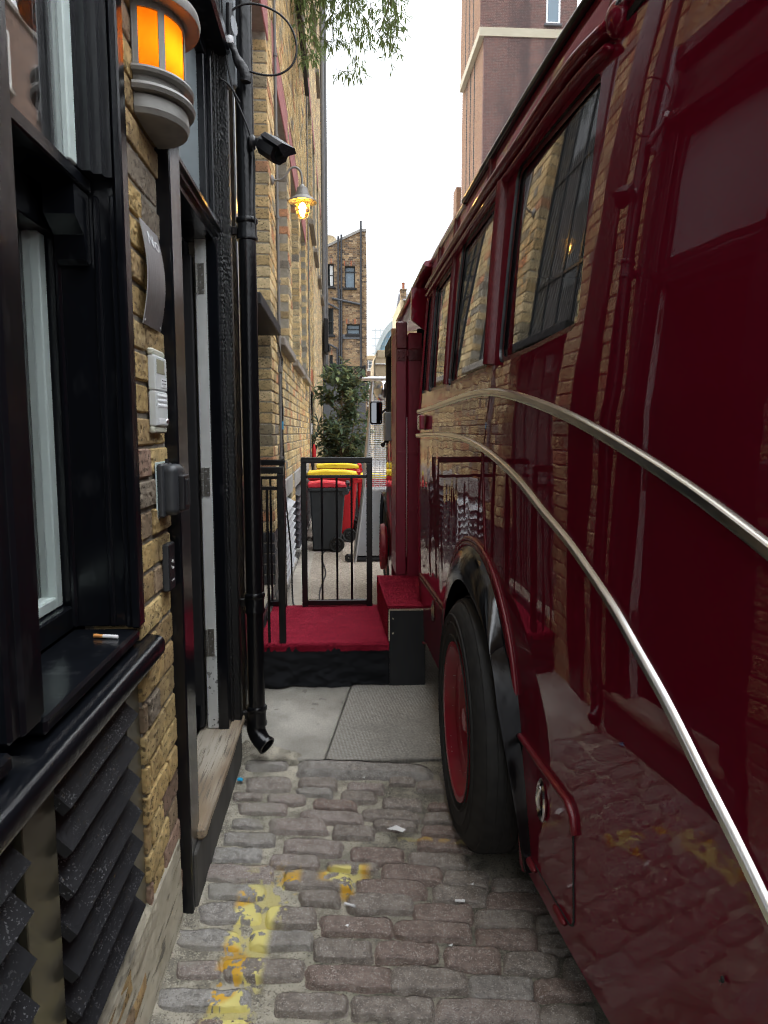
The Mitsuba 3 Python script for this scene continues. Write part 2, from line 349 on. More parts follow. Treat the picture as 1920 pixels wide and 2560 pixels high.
scene['pane_sky'] = two({'type': 'principled', 'base_color': rgb(0.16, 0.22, 0.27), 'roughness': 0.05, 'specular': 0.6})
scene['bus_glass'] = {'type': 'thindielectric', 'int_ior': 1.72}
scene['fanlight_glass'] = two({'type': 'principled', 'base_color': rgb(0.20, 0.235, 0.245), 'roughness': 0.12, 'specular': 0.5})
scene['mirror_glass'] = two({'type': 'conductor', 'material': 'Al', 'specular_reflectance': rgb(0.45, 0.46, 0.47)})
scene['amber'] = {'type': 'principledthin', 'base_color': rgb(1.0, 0.33, 0.02), 'roughness': 0.35, 'diff_trans': 1.5, 'spec_trans': 0.0}
scene['jar_glass'] = {'type': 'thindielectric', 'specular_transmittance': rgb(1.0, 0.80, 0.42)}
for nm, c in (('leaf_dark', (0.12, 0.165, 0.105)), ('leaf_olive', (0.22, 0.215, 0.11)), ('leaf_light', (0.32, 0.38, 0.19)), ('bamboo_leaf', (0.22, 0.30, 0.13))):
    scene[nm] = {'type': 'principledthin', 'base_color': rgb(*c), 'roughness': 0.35, 'diff_trans': 0.6, 'spec_trans': 0.0}


# ground materials; the worn yellow road paint lies on stones and joints alike
def paint_mask(p):
    n1 = fbm(p.x * 28, p.y * 22, 3.0, 4)
    band = smoothstep(0.075, 0.045, dr.abs(p.x - (-0.29 + (p.y - 1.65) * 0.05))) * smoothstep(2.3, 2.05, p.y)
    arm = smoothstep(0.05, 0.02, dr.abs(p.x + 0.19 - (p.y - 2.1) * 0.15)) * smoothstep(0.17, 0.05, dr.abs(p.y - 2.10))
    patch = smoothstep(0.05, 0.025, dr.abs(p.y - 2.19)) * smoothstep(0.10, 0.05, dr.abs(p.x - 0.0)) + smoothstep(0.03, 0.01, dr.abs(p.x - 0.01)) * smoothstep(0.09, 0.04, dr.abs(p.y - 2.14))
    far = smoothstep(0.03, 0.01, dr.abs(p.y - 2.365 + (p.x - 0.33) * 0.25)) * smoothstep(0.17, 0.1, dr.abs(p.x - 0.33)) * 0.45
    m = dr.clip(band * 1.0 + arm + patch * 1.1 + far, 0, 1)
    n2 = fbm(p.x * 95, p.y * 80, 6.0, 3)
    return dr.clip(m * smoothstep(0.49, 0.53, 0.62 * n1 + 0.38 * n2 + 0.02 * m), 0, 1), smoothstep(0.4, 0.6, noise(p.x * 9, p.y * 11, 8.0))


def cobble(c0, c1):
    def fn(p, n, uv):
        g = fbm(p.x * 45, p.y * 45, p.z * 45, 4)
        c = mix(c0, c1, smoothstep(0.3, 0.7, g))
        c = c * (0.72 + 0.56 * fbm(p.x * 130, p.y * 130, p.z * 130, 3))
        c = mix(c, (0.52, 0.48, 0.44), smoothstep(0.66, 0.76, noise(p.x * 420, p.y * 420, p.z * 420)) * 0.6)
        c = mix(c, (0.045, 0.04, 0.037), smoothstep(0.72, 0.80, noise(p.x * 360 + 9, p.y * 360, p.z * 360)) * 0.5)
        c = mix(c, (0.26, 0.24, 0.20), smoothstep(0.55, 0.75, fbm(p.x * 7, p.y * 7, 1.0, 3)) * smoothstep(0.1, -0.4, p.x) * 0.6)
        m, o = paint_mask(p)
        return mix(c, mix((0.62, 0.36, 0.035), (0.68, 0.60, 0.20), o), m)
    return fn


cb = (lambda p, n, uv: fbm(p.x * 90, p.y * 90, p.z * 90, 4), 0.0012)
mat('cobble_grey', cobble((0.185, 0.168, 0.148), (0.27, 0.25, 0.225)), 0.62, 0.45, bump=cb, bscale=0.008)
mat('cobble_pink', cobble((0.205, 0.166, 0.142), (0.285, 0.24, 0.212)), 0.62, 0.45, bump=cb, bscale=0.008)
mat('cobble_red', cobble((0.165, 0.118, 0.096), (0.235, 0.178, 0.15)), 0.62, 0.45, bump=cb, bscale=0.008)
mat('cobble_blue', cobble((0.205, 0.192, 0.172), (0.3, 0.285, 0.262)), 0.62, 0.45, bump=cb, bscale=0.008)
mat('cobble_brown', cobble((0.17, 0.142, 0.118), (0.25, 0.216, 0.185)), 0.62, 0.45, bump=cb, bscale=0.008)


def grit(p, n, uv):
    g = fbm(p.x * 22, p.y * 22, 2.0, 4)
    c = mix((0.20, 0.182, 0.145), (0.43, 0.395, 0.315), smoothstep(0.25, 0.75, g))
    c = mix(c, (0.50, 0.46, 0.37), smoothstep(0.66, 0.78, noise(p.x * 300, p.y * 300, 5.0)) * 0.6)
    c = mix(c, (0.06, 0.055, 0.05), smoothstep(0.70, 0.80, noise(p.x * 260, p.y * 260, 15.0)) * 0.55)
    c = mix(c, (0.05, 0.062, 0.035), smoothstep(0.60, 0.78, fbm(p.x * 6, p.y * 6, 21.0, 3)) * 0.35)
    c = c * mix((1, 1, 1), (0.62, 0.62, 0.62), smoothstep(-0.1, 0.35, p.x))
    m, o = paint_mask(p)
    return mix(c, mix((0.50, 0.29, 0.03), (0.55, 0.48, 0.18), o), m * 0.8)


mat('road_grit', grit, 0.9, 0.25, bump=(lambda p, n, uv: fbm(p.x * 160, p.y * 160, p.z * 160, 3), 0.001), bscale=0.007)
mat('slab_smooth', lambda p, n, uv: mix(mix((0.27, 0.255, 0.22), (0.43, 0.41, 0.36), smoothstep(0.2, 0.8, fbm(p.x * 5, p.y * 5, 0, 4))), (0.13, 0.12, 0.11), smoothstep(0.74, 0.80, fbm(p.x * 19, p.y * 15, 4.0, 3)) * 0.5) * (0.85 + 0.3 * noise(p.x * 300, p.y * 300, 1.0)), 0.75, 0.35)


def dots(p):
    u, v = p.x * 62 + p.y * 8, p.y * 62 - p.x * 8
    fu, fv = u - dr.floor(u) - 0.5, v - dr.floor(v) - 0.5
    return smoothstep(0.42, 0.2, dr.sqrt(fu * fu + fv * fv))


mat('slab_dotted', lambda p, n, uv: mix((0.20, 0.188, 0.165), (0.40, 0.38, 0.335), dots(p) * 0.6 * smoothstep(0.2, 0.55, fbm(p.x * 6, p.y * 6, 9.0, 3)) + 0.5 * noise(p.x * 150, p.y * 150, 2.0)), 0.85, 0.3, bump=(lambda p, n, uv: dots(p), 0.002), bscale=0.0015)


def pebble(p, n, uv):
    d, d2, r = voronoi(p.x * 75, p.y * 75)
    c = mix((0.22, 0.18, 0.14), (0.42, 0.36, 0.29), r)
    c = mix(c, (0.10, 0.085, 0.075), smoothstep(0.75, 0.8, r) * 0.7)
    c = mix((0.24, 0.21, 0.17), c, smoothstep(0.02, 0.2, d2 - d))
    return c * (0.75 + 0.5 * fbm(p.x * 2, p.y * 2, 0, 3))


mat('pebble_concrete', pebble, 0.85, 0.3)
mat('yard_edge', lambda p, n, uv: mix((0.24, 0.21, 0.17), (0.36, 0.33, 0.28), fbm(p.x * 14, p.y * 14, 0, 4)), 0.85, 0.3)
mat('plain_ground', lambda p, n, uv: mix((0.16, 0.15, 0.14), (0.24, 0.23, 0.21), fbm(p.x * 3, p.y * 3, 0, 4)), 0.85, 0.3)

# ------------------------------------------------------------------ the setting: ground
g = setting('ground', 'plain dark ground reaching to the horizon', 'ground')
single(g, ([[-400, -400, -0.03], [400, -400, -0.03], [400, 600, -0.03], [-400, 600, -0.03]], [[0, 1, 2], [0, 2, 3]]), 'plain_ground')

rd = setting('road', 'worn cobbled lane with sandy joints and flaking yellow paint', 'road')
nx, ny = 110, 190
gx, gy = np.meshgrid(np.linspace(-0.62, 2.6, nx), np.linspace(-3.0, 2.99, ny), indexing='ij')
pz = np.stack([gx * 9, gy * 9, gx * 0], -1)
gz = -0.004 + 0.010 * (meshkit.fbm(pz, 3, 4) - 0.5) + 0.012 * np.clip((-0.40 - gx) / 0.1, 0, 1)
idx = np.arange(nx * ny).reshape(nx, ny)
q = np.stack([idx[:-1, :-1], idx[1:, :-1], idx[1:, 1:], idx[:-1, 1:]], -1).reshape(-1, 4)
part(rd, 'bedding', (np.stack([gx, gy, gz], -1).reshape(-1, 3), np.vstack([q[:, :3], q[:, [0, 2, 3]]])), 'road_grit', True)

SETTS = "n -0.408 2.884 -0.224 2.865 -0.216 2.750 -0.392 2.767;n -0.184 2.866 -0.031 2.841 -0.031 2.754 -0.179 2.778;p 0.019 2.806 0.168 2.782 0.163 2.714 0.018 2.737;n 0.192 2.850 0.298 2.832 0.290 2.757 0.187 2.774;n 0.305 2.809 0.439 2.787 0.426 2.702 0.296 2.723;n -0.449 2.756 -0.332 2.744 -0.325 2.687 -0.440 2.699;p -0.306 2.729 -0.151 2.714 -0.148 2.643 -0.299 2.658;g -0.188 2.777 -0.041 2.753 -0.040 2.692 -0.185 2.714;n -0.006 2.738 0.130 2.716 0.126 2.638 -0.006 2.658;n 0.156 2.672 0.303 2.648 0.294 2.568 0.151 2.590;r 0.333 2.623 0.449 2.605 0.441 2.552 0.327 2.570;p -0.413 2.675 -0.219 2.656 -0.213 2.576 -0.402 2.594;r -0.116 2.680 0.050 2.653 0.049 2.582 -0.113 2.607;p -0.159 2.601 0.072 2.565 0.069 2.482 -0.155 2.516;n 0.072 2.593 0.293 2.559 0.285 2.489 0.070 2.522;n 0.311 2.555 0.451 2.533 0.440 2.467 0.303 2.488;g -0.420 2.565 -0.311 2.554 -0.303 2.490 -0.410 2.500;p -0.279 2.550 -0.065 2.529 -0.063 2.433 -0.269 2.452;n 0.115 2.513 0.272 2.489 0.266 2.436 0.113 2.459;n -0.038 2.489 0.117 2.466 0.114 2.385 -0.037 2.407;r 0.291 2.465 0.453 2.441 0.442 2.379 0.284 2.402;g -0.440 2.465 -0.255 2.448 -0.248 2.369 -0.427 2.386;p -0.214 2.414 -0.011 2.384 -0.011 2.284 -0.206 2.312;r 0.265 2.385 0.452 2.357 0.439 2.290 0.257 2.316;b -0.464 2.380 -0.285 2.364 -0.276 2.279 -0.448 2.295;p -0.256 2.318 -0.087 2.302 -0.085 2.226 -0.248 2.241;r 0.027 2.347 0.206 2.321 0.198 2.234 0.026 2.259;n 0.227 2.302 0.432 2.272 0.416 2.188 0.218 2.216;p -0.470 2.279 -0.242 2.258 -0.233 2.165 -0.452 2.185;n -0.203 2.227 0.021 2.195 0.020 2.109 -0.196 2.138;r 0.131 2.241 0.326 2.213 0.312 2.119 0.125 2.145;n 0.333 2.194 0.476 2.174 0.457 2.085 0.320 2.104;n 0.479 2.140 0.621 2.120 0.603 2.055 0.465 2.074;n -0.052 2.264 0.111 2.241 0.108 2.195 -0.051 2.218;b -0.438 2.174 -0.259 2.157 -0.251 2.083 -0.425 2.099;n -0.141 2.125 -0.015 2.108 -0.015 2.033 -0.137 2.050;r 0.040 2.166 0.268 2.135 0.257 2.044 0.038 2.074;n 0.281 2.116 0.446 2.093 0.429 2.007 0.270 2.029;r 0.450 2.075 0.662 2.045 0.635 1.958 0.432 1.986;g -0.447 2.080 -0.260 2.063 -0.250 1.974 -0.429 1.990;n -0.239 2.045 -0.083 2.031 -0.080 1.945 -0.231 1.959;n 0.010 2.098 0.212 2.070 0.203 1.981 0.010 2.007;r 0.216 2.035 0.392 2.011 0.377 1.929 0.207 1.951;n 0.401 1.999 0.570 1.976 0.546 1.889 0.384 1.911;n 0.573 1.960 0.676 1.946 0.651 1.870 0.552 1.883;b -0.487 1.964 -0.305 1.948 -0.294 1.868 -0.469 1.883;g -0.278 1.944 -0.094 1.928 -0.091 1.856 -0.269 1.871;r -0.067 1.994 0.138 1.967 0.133 1.890 -0.065 1.916;r 0.149 1.965 0.374 1.935 0.360 1.856 0.143 1.884;r 0.380 1.916 0.555 1.893 0.533 1.815 0.365 1.837;n 0.560 1.875 0.662 1.861 0.640 1.794 0.541 1.807;p -0.459 1.841 -0.346 1.831 -0.335 1.770 -0.445 1.779;n -0.331 1.836 -0.117 1.817 -0.113 1.743 -0.319 1.761;n -0.087 1.902 0.073 1.881 0.070 1.798 -0.084 1.817;r 0.095 1.881 0.268 1.858 0.257 1.776 0.090 1.797;r 0.286 1.848 0.438 1.828 0.417 1.733 0.272 1.752;n 0.442 1.815 0.596 1.795 0.572 1.717 0.424 1.736;n 0.600 1.777 0.717 1.762 0.688 1.686 0.576 1.700;b -0.484 1.744 -0.249 1.724 -0.240 1.654 -0.467 1.673;r -0.100 1.800 0.124 1.772 0.119 1.691 -0.096 1.718;n 0.132 1.778 0.329 1.753 0.314 1.670 0.126 1.693;g 0.333 1.737 0.503 1.715 0.479 1.627 0.317 1.647;r 0.501 1.710 0.658 1.691 0.635 1.628 0.484 1.647;n -0.176 1.705 0.007 1.689 0.006 1.618 -0.170 1.633;n 0.017 1.690 0.228 1.664 0.218 1.588 0.016 1.612;p 0.236 1.669 0.491 1.637 0.469 1.557 0.225 1.587;n 0.497 1.626 0.629 1.610 0.605 1.546 0.479 1.561"
TONE = {'g': 'cobble_grey', 'p': 'cobble_pink', 'r': 'cobble_red', 'b': 'cobble_blue', 'n': 'cobble_brown'}


def sett(P, h, m=11, n=7, seed=0, grow=0.006):
    """A worn stone over four ground corners: rounded outline, domed top, sides down into the joint."""
    P = np.asarray(P, float); c = P.mean(0)
    P = c + (P - c) * (1 + grow / 0.06)
    s, t = np.meshgrid(np.linspace(-1, 1, m), np.linspace(-1, 1, n), indexing='ij')
    # pull the square grid towards a superellipse
    k = (np.abs(s) ** 7 + np.abs(t) ** 7 + 1e-9) ** (1 / 7); mx = np.maximum(np.abs(s), np.abs(t)) + 1e-9
    f = mx / k
    s2, t2 = s * f, t * f
    u, v = (s2 + 1) / 2, (t2 + 1) / 2
    xy = (P[0] * ((1 - u) * (1 - v))[..., None] + P[1] * (u * (1 - v))[..., None] + P[2] * (u * v)[..., None] + P[3] * ((1 - u) * v)[..., None])
    w = np.stack([xy[..., 0] * 16, xy[..., 1] * 16, xy[..., 0] * 0 + seed], -1)
    xy = xy + 0.026 * (np.stack([meshkit.fbm(w, 4, 11), meshkit.fbm(w + 5, 4, 12)], -1) - 0.5) * mx[..., None]
    z = h * (1 - np.clip((mx - 0.66) / 0.34, 0, 1) ** 2.0) - 0.016 * (mx > 0.97) + 0.010 * (meshkit.fbm(np.stack([xy[..., 0] * 34, xy[..., 1] * 34, xy[..., 0] * 0 + seed], -1), 4, 13) - 0.5)
    idx = np.arange(m * n).reshape(m, n)
    q = np.stack([idx[:-1, :-1], idx[1:, :-1], idx[1:, 1:], idx[:-1, 1:]], -1).reshape(-1, 4)
    V = np.concatenate([xy, z[..., None]], -1).reshape(-1, 3)
    F = np.vstack([q[:, :3], q[:, [0, 2, 3]]])
    a, b, cc = V[F[0]]
    if np.cross(b - a, cc - a)[2] < 0:
        F = F[:, ::-1]
    return V, F


near = []
for i, sline in enumerate(SETTS.split(';')):
    a = sline.split(); P = np.array(a[1:], float).reshape(4, 2)
    near.append(shapely.Polygon(P).buffer(0.01))
    wide = np.clip((P[:, 0].mean() + 0.5) / 0.3, 0.35, 1)
    part(rd, 'cobblestone', sett(P, 0.0105 * wide + 0.005, 23, 13, seed=i), TONE[a[0]], True)
near = shapely.union_all(near)
rest = {k: [] for k in TONE.values()}
row, y = 0, -2.9
while y < 2.9:
    x = -0.5 + 0.11 * (row % 2)
    while x < 2.4:
        w = rng.uniform(0.16, 0.25); hgt = 0.088 + rng.uniform(-.008, .008)
        yy = y - 0.11 * x
        P = [[x, yy + hgt], [x + w, yy + hgt - .02], [x + w - .004, yy - .02], [x, yy]]
        pg = shapely.Polygon(P)
        if not pg.intersects(near) and max(p[1] for p in P) < 2.88 and (x > 0.4 or y < 1.62):
            rest[rng.choice(list(TONE.values()), p=[.15, .15, .3, .05, .35])].append(sett(P, 0.014, 7, 5, seed=row * 40 + int(x * 10) + 300, grow=0))
        x += w + 0.022
    y += 0.108; row += 1
for k, ms in rest.items():
    if ms:
        part(rd, 'further_cobbles', join(ms), k, True, stuff=True)

pv = setting('pavement', 'two large concrete slabs behind a low granite kerb', 'pavement')
sl = cbox(-0.5, 0.0, 3.02, 4.95, -0.05, 0.011, 0.006)
sv = sl[0].copy(); sv[:, 0] = np.where(sv[:, 0] > -0.2, sv[:, 0] + 0.045 + (sv[:, 1] - 3.945) * 0.141, sv[:, 0])
part(pv, 'slab', (sv, sl[1]), 'slab_smooth', label='smooth pale slab, the left of the two')
v, f = cbox(0, 1.2, 3.0, 4.95, -0.05, 0.012, 0.006)
v = v.copy(); v[:, 0] = np.where(v[:, 0] < 0.5, v[:, 0] + 0.052 + (v[:, 1] - 3.945) * 0.141, v[:, 0])
part(pv, 'slab', (v, f), 'slab_dotted', label='dimpled slab, the right of the two')
for (x0, x1, ya, yb) in ((-0.215, 0.395, 3.0, 2.905), (0.405, 0.75, 2.885, 2.85)):
    P = [[x0, ya - 0.0 + 0.02], [x1, yb + 0.02], [x1 - 0.01, yb - 0.115], [x0, ya - 0.13]]
    part(pv, 'kerbstone', sett(P, 0.03, 22, 7, seed=int(90 + x0 * 10), grow=0), 'cobble_grey', True)
part(pv, 'kerbstone', sett([[-0.44, 3.03], [-0.235, 3.005], [-0.232, 2.93], [-0.43, 2.945]], 0.02, 13, 6, seed=77, grow=0), 'cobble_grey', True)
part(pv, 'patch', rough(sett([[-0.48, 3.28], [-0.17, 3.06], [-0.2, 3.0], [-0.48, 2.98]], 0.022, 22, 12, seed=55, grow=0), 0.004, 18), 'road_grit', True, label='crumbling mortar patch under the drainpipe shoe')

yd = setting('yard', 'pebbled concrete yard behind the carpeted platform', 'yard')
part(yd, 'pebble_surface', ([[-0.34, 4.96, 0.004], [3.5, 4.96, 0.004], [3.5, 30, 0.004], [-0.34, 30, 0.004]], [[0, 1, 2], [0, 2, 3]]), 'pebble_concrete')
part(yd, 'edge_strip', ([[-0.55, 4.96, 0.006], [-0.335, 4.96, 0.006], [-0.335, 30, 0.006], [-0.55, 30, 0.006]], [[0, 1, 2], [0, 2, 3]]), 'yard_edge')

# ------------------------------------------------------------------ left: the black shopfront building
XB = -0.486
sh = thing('shopfront_building', 'black painted shopfront with tall windows, brick pier and open doorway, nearest building on the left', 'building')
# structural masses behind the joinery
part(sh, 'shell', join([box(-3.6, -3.5, -2.5, 3.0, 0, 3.2), box(-3.5, -0.62, 2.97, 3.05, 0, 3.2), box(-3.5, -0.62, -2.5, -2.45, 0, 3.2), box(-3.5, -0.60, -2.5, 2.97, -0.02, 0.0), box(-3.5, -0.62, 2.06, 2.12, 0, 2.9)]), 'dark_room')
part(sh, 'inner_ceiling', box(-3.5, -0.66, -2.45, 2.05, 3.0, 3.1), 'maroon_room')
part(sh, 'inner_wall', box(-2.6, -2.5, -2.4, 2.05, 0.02, 3.0), 'maroon_room')
part(sh, 'hall_ceiling', box(-2.4, -0.662, 2.13, 2.96, 2.30, 2.36), 'orange_room')
part(sh, 'hall_wall', box(-2.5, -2.4, 2.13, 2.96, 0.05, 2.298), 'orange_room')
uw2 = Polygon([(-2.5, 3.25), (3.05, 3.25), (3.05, 9.0), (-2.5, 9.0)])
for (a, b) in ((-1.4, -0.3), (0.4, 1.5), (1.95, 2.75)):
    for (z0, z1) in ((4.0, 5.7), (6.6, 8.0)):
        uw2 = uw2.difference(sbox(a, z0, b, z1))
        wn = part(sh, 'upper_window', join([box(-0.62, -0.56, a, a + .06, z0, z1), box(-0.62, -0.56, b - .06, b, z0, z1), box(-0.62, -0.56, a + .06, b - .06, z0, z0 + .06), box(-0.62, -0.56, a + .06, b - .06, z1 - .06, z1), box(-0.62, -0.56, a + .06, b - .06, (z0 + z1) / 2 - .03, (z0 + z1) / 2 + .03)]), 'white_plain')
        part(wn, 'pane', box(-0.60, -0.59, a + .06, b - .06, z0 + .06, z1 - .06), 'pane_sky')
        part(wn, 'sill', cbox(-0.6, -0.44, a - .06, b + .06, z0 - .09, z0 - .002, .01), 'sill_stone')
part(sh, 'upper_wall', extr(uw2, 'yz', -0.75, XB), 'stock_brick_wall')

# brick pier between the window and the door
part(sh, 'pier_core', box(-0.62, XB - 0.008, 1.712, 2.05, 0.0, 3.2), 'pier_mortar')
bn = 0
for r in range(1, 41):
    z0, z1 = r * COURSE1 + 0.005, (r + 1) * COURSE1 - 0.006
    off = 0.5 * PITCH1 if r % 2 else 0.0
    k0 = math.floor((1.70 + off) / PITCH1) - 1
    for k in range(k0, k0 + 4):
        for (u0, u1) in ((0.012, 0.667 - 0.014), (0.667 + 0.014, 1 - 0.012)):
            a, b = max((k + u0) * PITCH1 - off, 1.706), min((k + u1) * PITCH1 - off, 2.045)
            if b - a < 0.03:
                continue
            pr = rng.uniform(-.004, .003)
            m = cbox(-0.60, XB + pr, a, b, z0 + rng.uniform(-.002, .002), z1 + rng.uniform(-.002, .002), 0.0045)
            sub = trimesh.Trimesh(*m, process=False).subdivide()
            mm = rough((np.array(sub.vertices), np.array(sub.faces)), 0.0026, 42, bn)
            part(sh, 'pier_brick', mm, 'pier_brick', 50); bn += 1
# rendered plinth under the louvres
part(sh, 'plinth', rough(cbox(-0.60, -0.485, -1.5, 2.03, -0.02, 0.275, 0.02), 0.006, 9), 'plinth_render')
for r in range(0, 3):
    y0 = -0.9 + (0.11 if r % 2 else 0)
    while y0 < 1.66:
        m = trimesh.Trimesh(*cbox(-0.59, -0.482 - 0.001 * r + rng.uniform(-.003, .002), y0, y0 + 0.205, r * 0.088 + 0.006, r * 0.088 + 0.08, 0.012), process=False).subdivide()
        part(sh, 'plinth_brick', rough((np.array(m.vertices), np.array(m.faces)), 0.006, 26, r), 'plinth_render' if rng.random() < .6 else 'pier_brick', 50)
        y0 += 0.222


def frame_piece(name, m, b='black_gloss', label=None, p=None):
    return part(p or sh, name, m, b, label=label)


# window bays: (near y, far y); the joinery repeats towards the camera's side
bays = ((1.15, 1.690), (0.49, 1.028), (-0.17, 0.368), (-0.83, -0.292))
for i, (a, b) in enumerate(bays):
    w = part(sh, 'window', cbox(-0.70, -0.552, a, b - 0.004, 1.975, 2.006, .004), 'black_gloss', label='window transom with its panes')
    part(w, 'head', cbox(-0.66, -0.55, a, b - .004, 2.86, 2.95, .003), 'black_gloss')
    part(w, 'transom_bed', cbox(-0.70, -0.640, a + .002, b - .006, 1.89, 1.974, .003), 'black_gloss')
    part(w, 'fanlight_bead', cbox(-0.580, -0.550, b - 0.130, b - 0.090, 2.007, 2.858, .003), 'bead_paint')
    part(w, 'fanlight_bead', cbox(-0.580, -0.556, a + .004, a + .03, 2.007, 2.858, .003), 'bead_paint')
    part(w, 'fanlight_pane', box(-0.566, -0.562, a + .03, b - .130, 2.007, 2.858), 'glass')
    part(w, 'lower_bead', cbox(-0.695, -0.658, b - 0.040, b - 0.005, 1.045, 1.888, .003), 'bead_paint', label='pale green window bead')
    part(w, 'lower_bead', cbox(-0.695, -0.658, a + .02, b - .0405, 1.045, 1.072, .003), 'bead_paint')
    part(w, 'lower_pane', box(-0.680, -0.676, a + .02, b - .04, 1.072, 1.888), 'glass')
    part(w, 'stile', cbox(-0.70, -0.640, a, a + .019, 0.99, 1.888, .003), 'black_gloss')
    part(w, 'sill', cbox(-0.64, -0.484, a - .004, b + 0.0, 0.955, 0.985, .006), 'black_gloss')
    part(w, 'sub_sill', cbox(-0.71, -0.636, a, b - .005, 0.987, 1.043, .004), 'black_gloss')
    part(w, 'fanlight_moulding', extr(Polygon([(-.70, b - .088), (-.550, b - .088), (-.550, b - .065), (-.532, b - .065), (-.532, b - .045), (-.514, b - .045), (-.514, b - .024), (-.499, b - .024), (-.499, b - .002), (-.70, b - .002)]), 'xy', 2.007, 2.858), 'black_gloss')
    # mullion on the near side of each bay
    part(sh, 'mullion', cbox(-0.66, XB, a - 0.122, a, 0.99, 3.0, .006), 'black_gloss')
    part(sh, 'mullion_bead', cbox(-0.60, XB + .007, a - 0.092, a - 0.03, 0.99, 3.0, .006), 'black_gloss')
# the deep reveal towards the pier: panel and stepped mouldings
part(sh, 'reveal_panel', cbox(-0.72, -0.505, 1.692, 1.712, 0.99, 2.95, .002), 'black_gloss')
for k, (x0, x1, d) in enumerate(((-0.640, -0.626, .012), (-0.552, -0.538, .010), (-0.512, -0.498, .018), (-0.497, -0.477, .026))):
    part(sh, 'architrave_moulding', cbox(x0, x1, 1.692 - d, 1.7135 if k == 3 else 1.6915, 0.99, 2.95 if k == 3 else 1.973, .004), 'black_gloss')
part(sh, 'bracket', extr(Polygon([(1.60, 1.974), (1.688, 1.974), (1.688, 1.83), (1.675, 1.82), (1.66, 1.83), (1.65, 1.88), (1.60, 1.91)]), 'yz', -0.625, -0.560), 'black_gloss')
# projecting ledge below the windows
led = Polygon([(-0.60, 0.925), (-0.60, 0.95), (-0.486, 0.946), (-0.462, 0.942), (-0.452, 0.936), (-0.448, 0.928), (-0.448, 0.905), (-0.452, 0.896), (-0.462, 0.893), (-0.60, 0.893)])
part(sh, 'ledge', extr(led, 'xz', -1.5, 1.775), 'black_gloss', 40)
# louvres under the ledge
part(sh, 'louvre_back', box(-0.64, -0.63, -1.5, 1.70, 0.27, 0.92), 'dull_black')
for (a, b) in ((1.068, 1.193), (1.600, 1.702), (0.52, 0.645)):
    part(sh, 'vent_plate', cbox(-0.60, -0.497, a, b, 0.272, 0.90, .002), 'vent_plate')
    part(sh, 'vent_post', cbox(-0.62, -0.510, a - 0.028, a - 0.001, 0.272, 0.90, .003), 'black_gloss')
for (a, b) in ((1.19, 1.604), (0.648, 1.035), (0.10, 0.517)):
    lv = part(sh, 'louvre', join([box(-0.62, -0.615, a, b, 0.275, 0.29)]), 'dull_black')
    for k in range(8):
        z = 0.805 - 0.0785 * k
        pg = Polygon([(-0.470, z), (-0.4835, z - 0.0135), (-0.5935, z + 0.0965), (-0.580, z + 0.110)])
        if k == 0:
            pg = pg.intersection(sbox(-1, 0, 0, 0.89))
        if z - .014 > 0.272:
            part(lv, 'slat', extr(pg, 'xz', a, b), 'black_satin')
# fascia and cornice over the shopfront
part(sh, 'fascia', join([cbox(-0.66, -0.455, -1.5, 2.96, 2.96, 3.16, .006), cbox(-0.66, -0.42, -1.5, 2.97, 2.90, 2.958, .01), cbox(-0.66, -0.41, -1.5, 2.98, 3.162, 3.25, .012)]), 'black_gloss')
part(sh, 'fascia_end', cbox(-0.46, -0.40, 2.975, 3.02, 2.80, 3.25, .004), 'grey_blue_board')

# the doorway
part(sh, 'door_post', rough(tuple(map(np.array, (lambda m: (m.vertices, m.faces))(trimesh.Trimesh(*cbox(-0.53, -0.4865, 2.052, 2.085, 0.0, 2.95, .003), process=False).subdivide().subdivide()))), 0.004, 40), 'black_rough', label='tar-painted fillet beside the brick pier')
v, f = cbox(-0.60, -0.455, 2.030, 2.166, 0.0, 2.95, .004)
v = v.copy(); v[:, 0] -= np.where(v[:, 0] > -.5, (v[:, 1] - 2.03) * .020, 0)
part(sh, 'door_post', (v, f), 'black_gloss', label='near post of the doorway')
part(sh, 'door_post', join([cbox(-0.517, -0.474, 2.872, 2.99, 0.215, 2.2, .004), cbox(-0.57, -0.487, 2.915, 2.99, 2.2005, 2.95, .004)]), 'black_gloss', label='far post of the doorway')
part(sh, 'architrave', join([cbox(-0.53, -0.474, 2.925, 2.95, 0.215, 2.95, .003), cbox(-0.53, -0.466, 2.95, 2.965, 0.215, 2.95, .003), cbox(-0.53, -0.436, 2.965, 3.022, 0.215, 2.95, .006)]), 'black_rough')
part(sh, 'door_jamb', cbox(-0.562, -0.5175, 2.875, 2.985, 0.225, 2.2, .003), 'white_paint', label='white painted hinge jamb')
tb = Polygon([(-0.60, 2.19), (-0.60, 2.275), (-0.50, 2.275), (-0.462, 2.245), (-0.462, 2.232), (-0.474, 2.226), (-0.474, 2.214), (-0.488, 2.206), (-0.488, 2.19)])
part(sh, 'door_transom', extr(tb, 'xz', 2.168, 2.923), 'black_gloss')
part(sh, 'door_soffit', cbox(-0.66, -0.602, 2.168, 2.903, 2.19, 2.26, .003), 'grey_blue_board')
part(sh, 'fanlight', join([cbox(-0.56, -0.50, 2.168, 2.905, 2.277, 2.31, .003), cbox(-0.56, -0.50, 2.168, 2.905, 2.86, 2.95, .003), cbox(-0.558, -0.505, 2.86, 2.904, 2.311, 2.859, .003)]), 'black_gloss')
part(sh, 'fanlight_pane', box(-0.54, -0.532, 2.166, 2.86, 2.311, 2.859), 'fanlight_glass')
part(sh, 'fanlight_paper', join([box(-0.5305, -0.5295, 2.2, 2.203, 2.3, 2.5)]), 'white_plain')
sill = trimesh.Trimesh(*cbox(-0.60, -0.432, 2.125, 3.065, 0.178, 0.222, .012), process=False).subdivide().subdivide().subdivide()
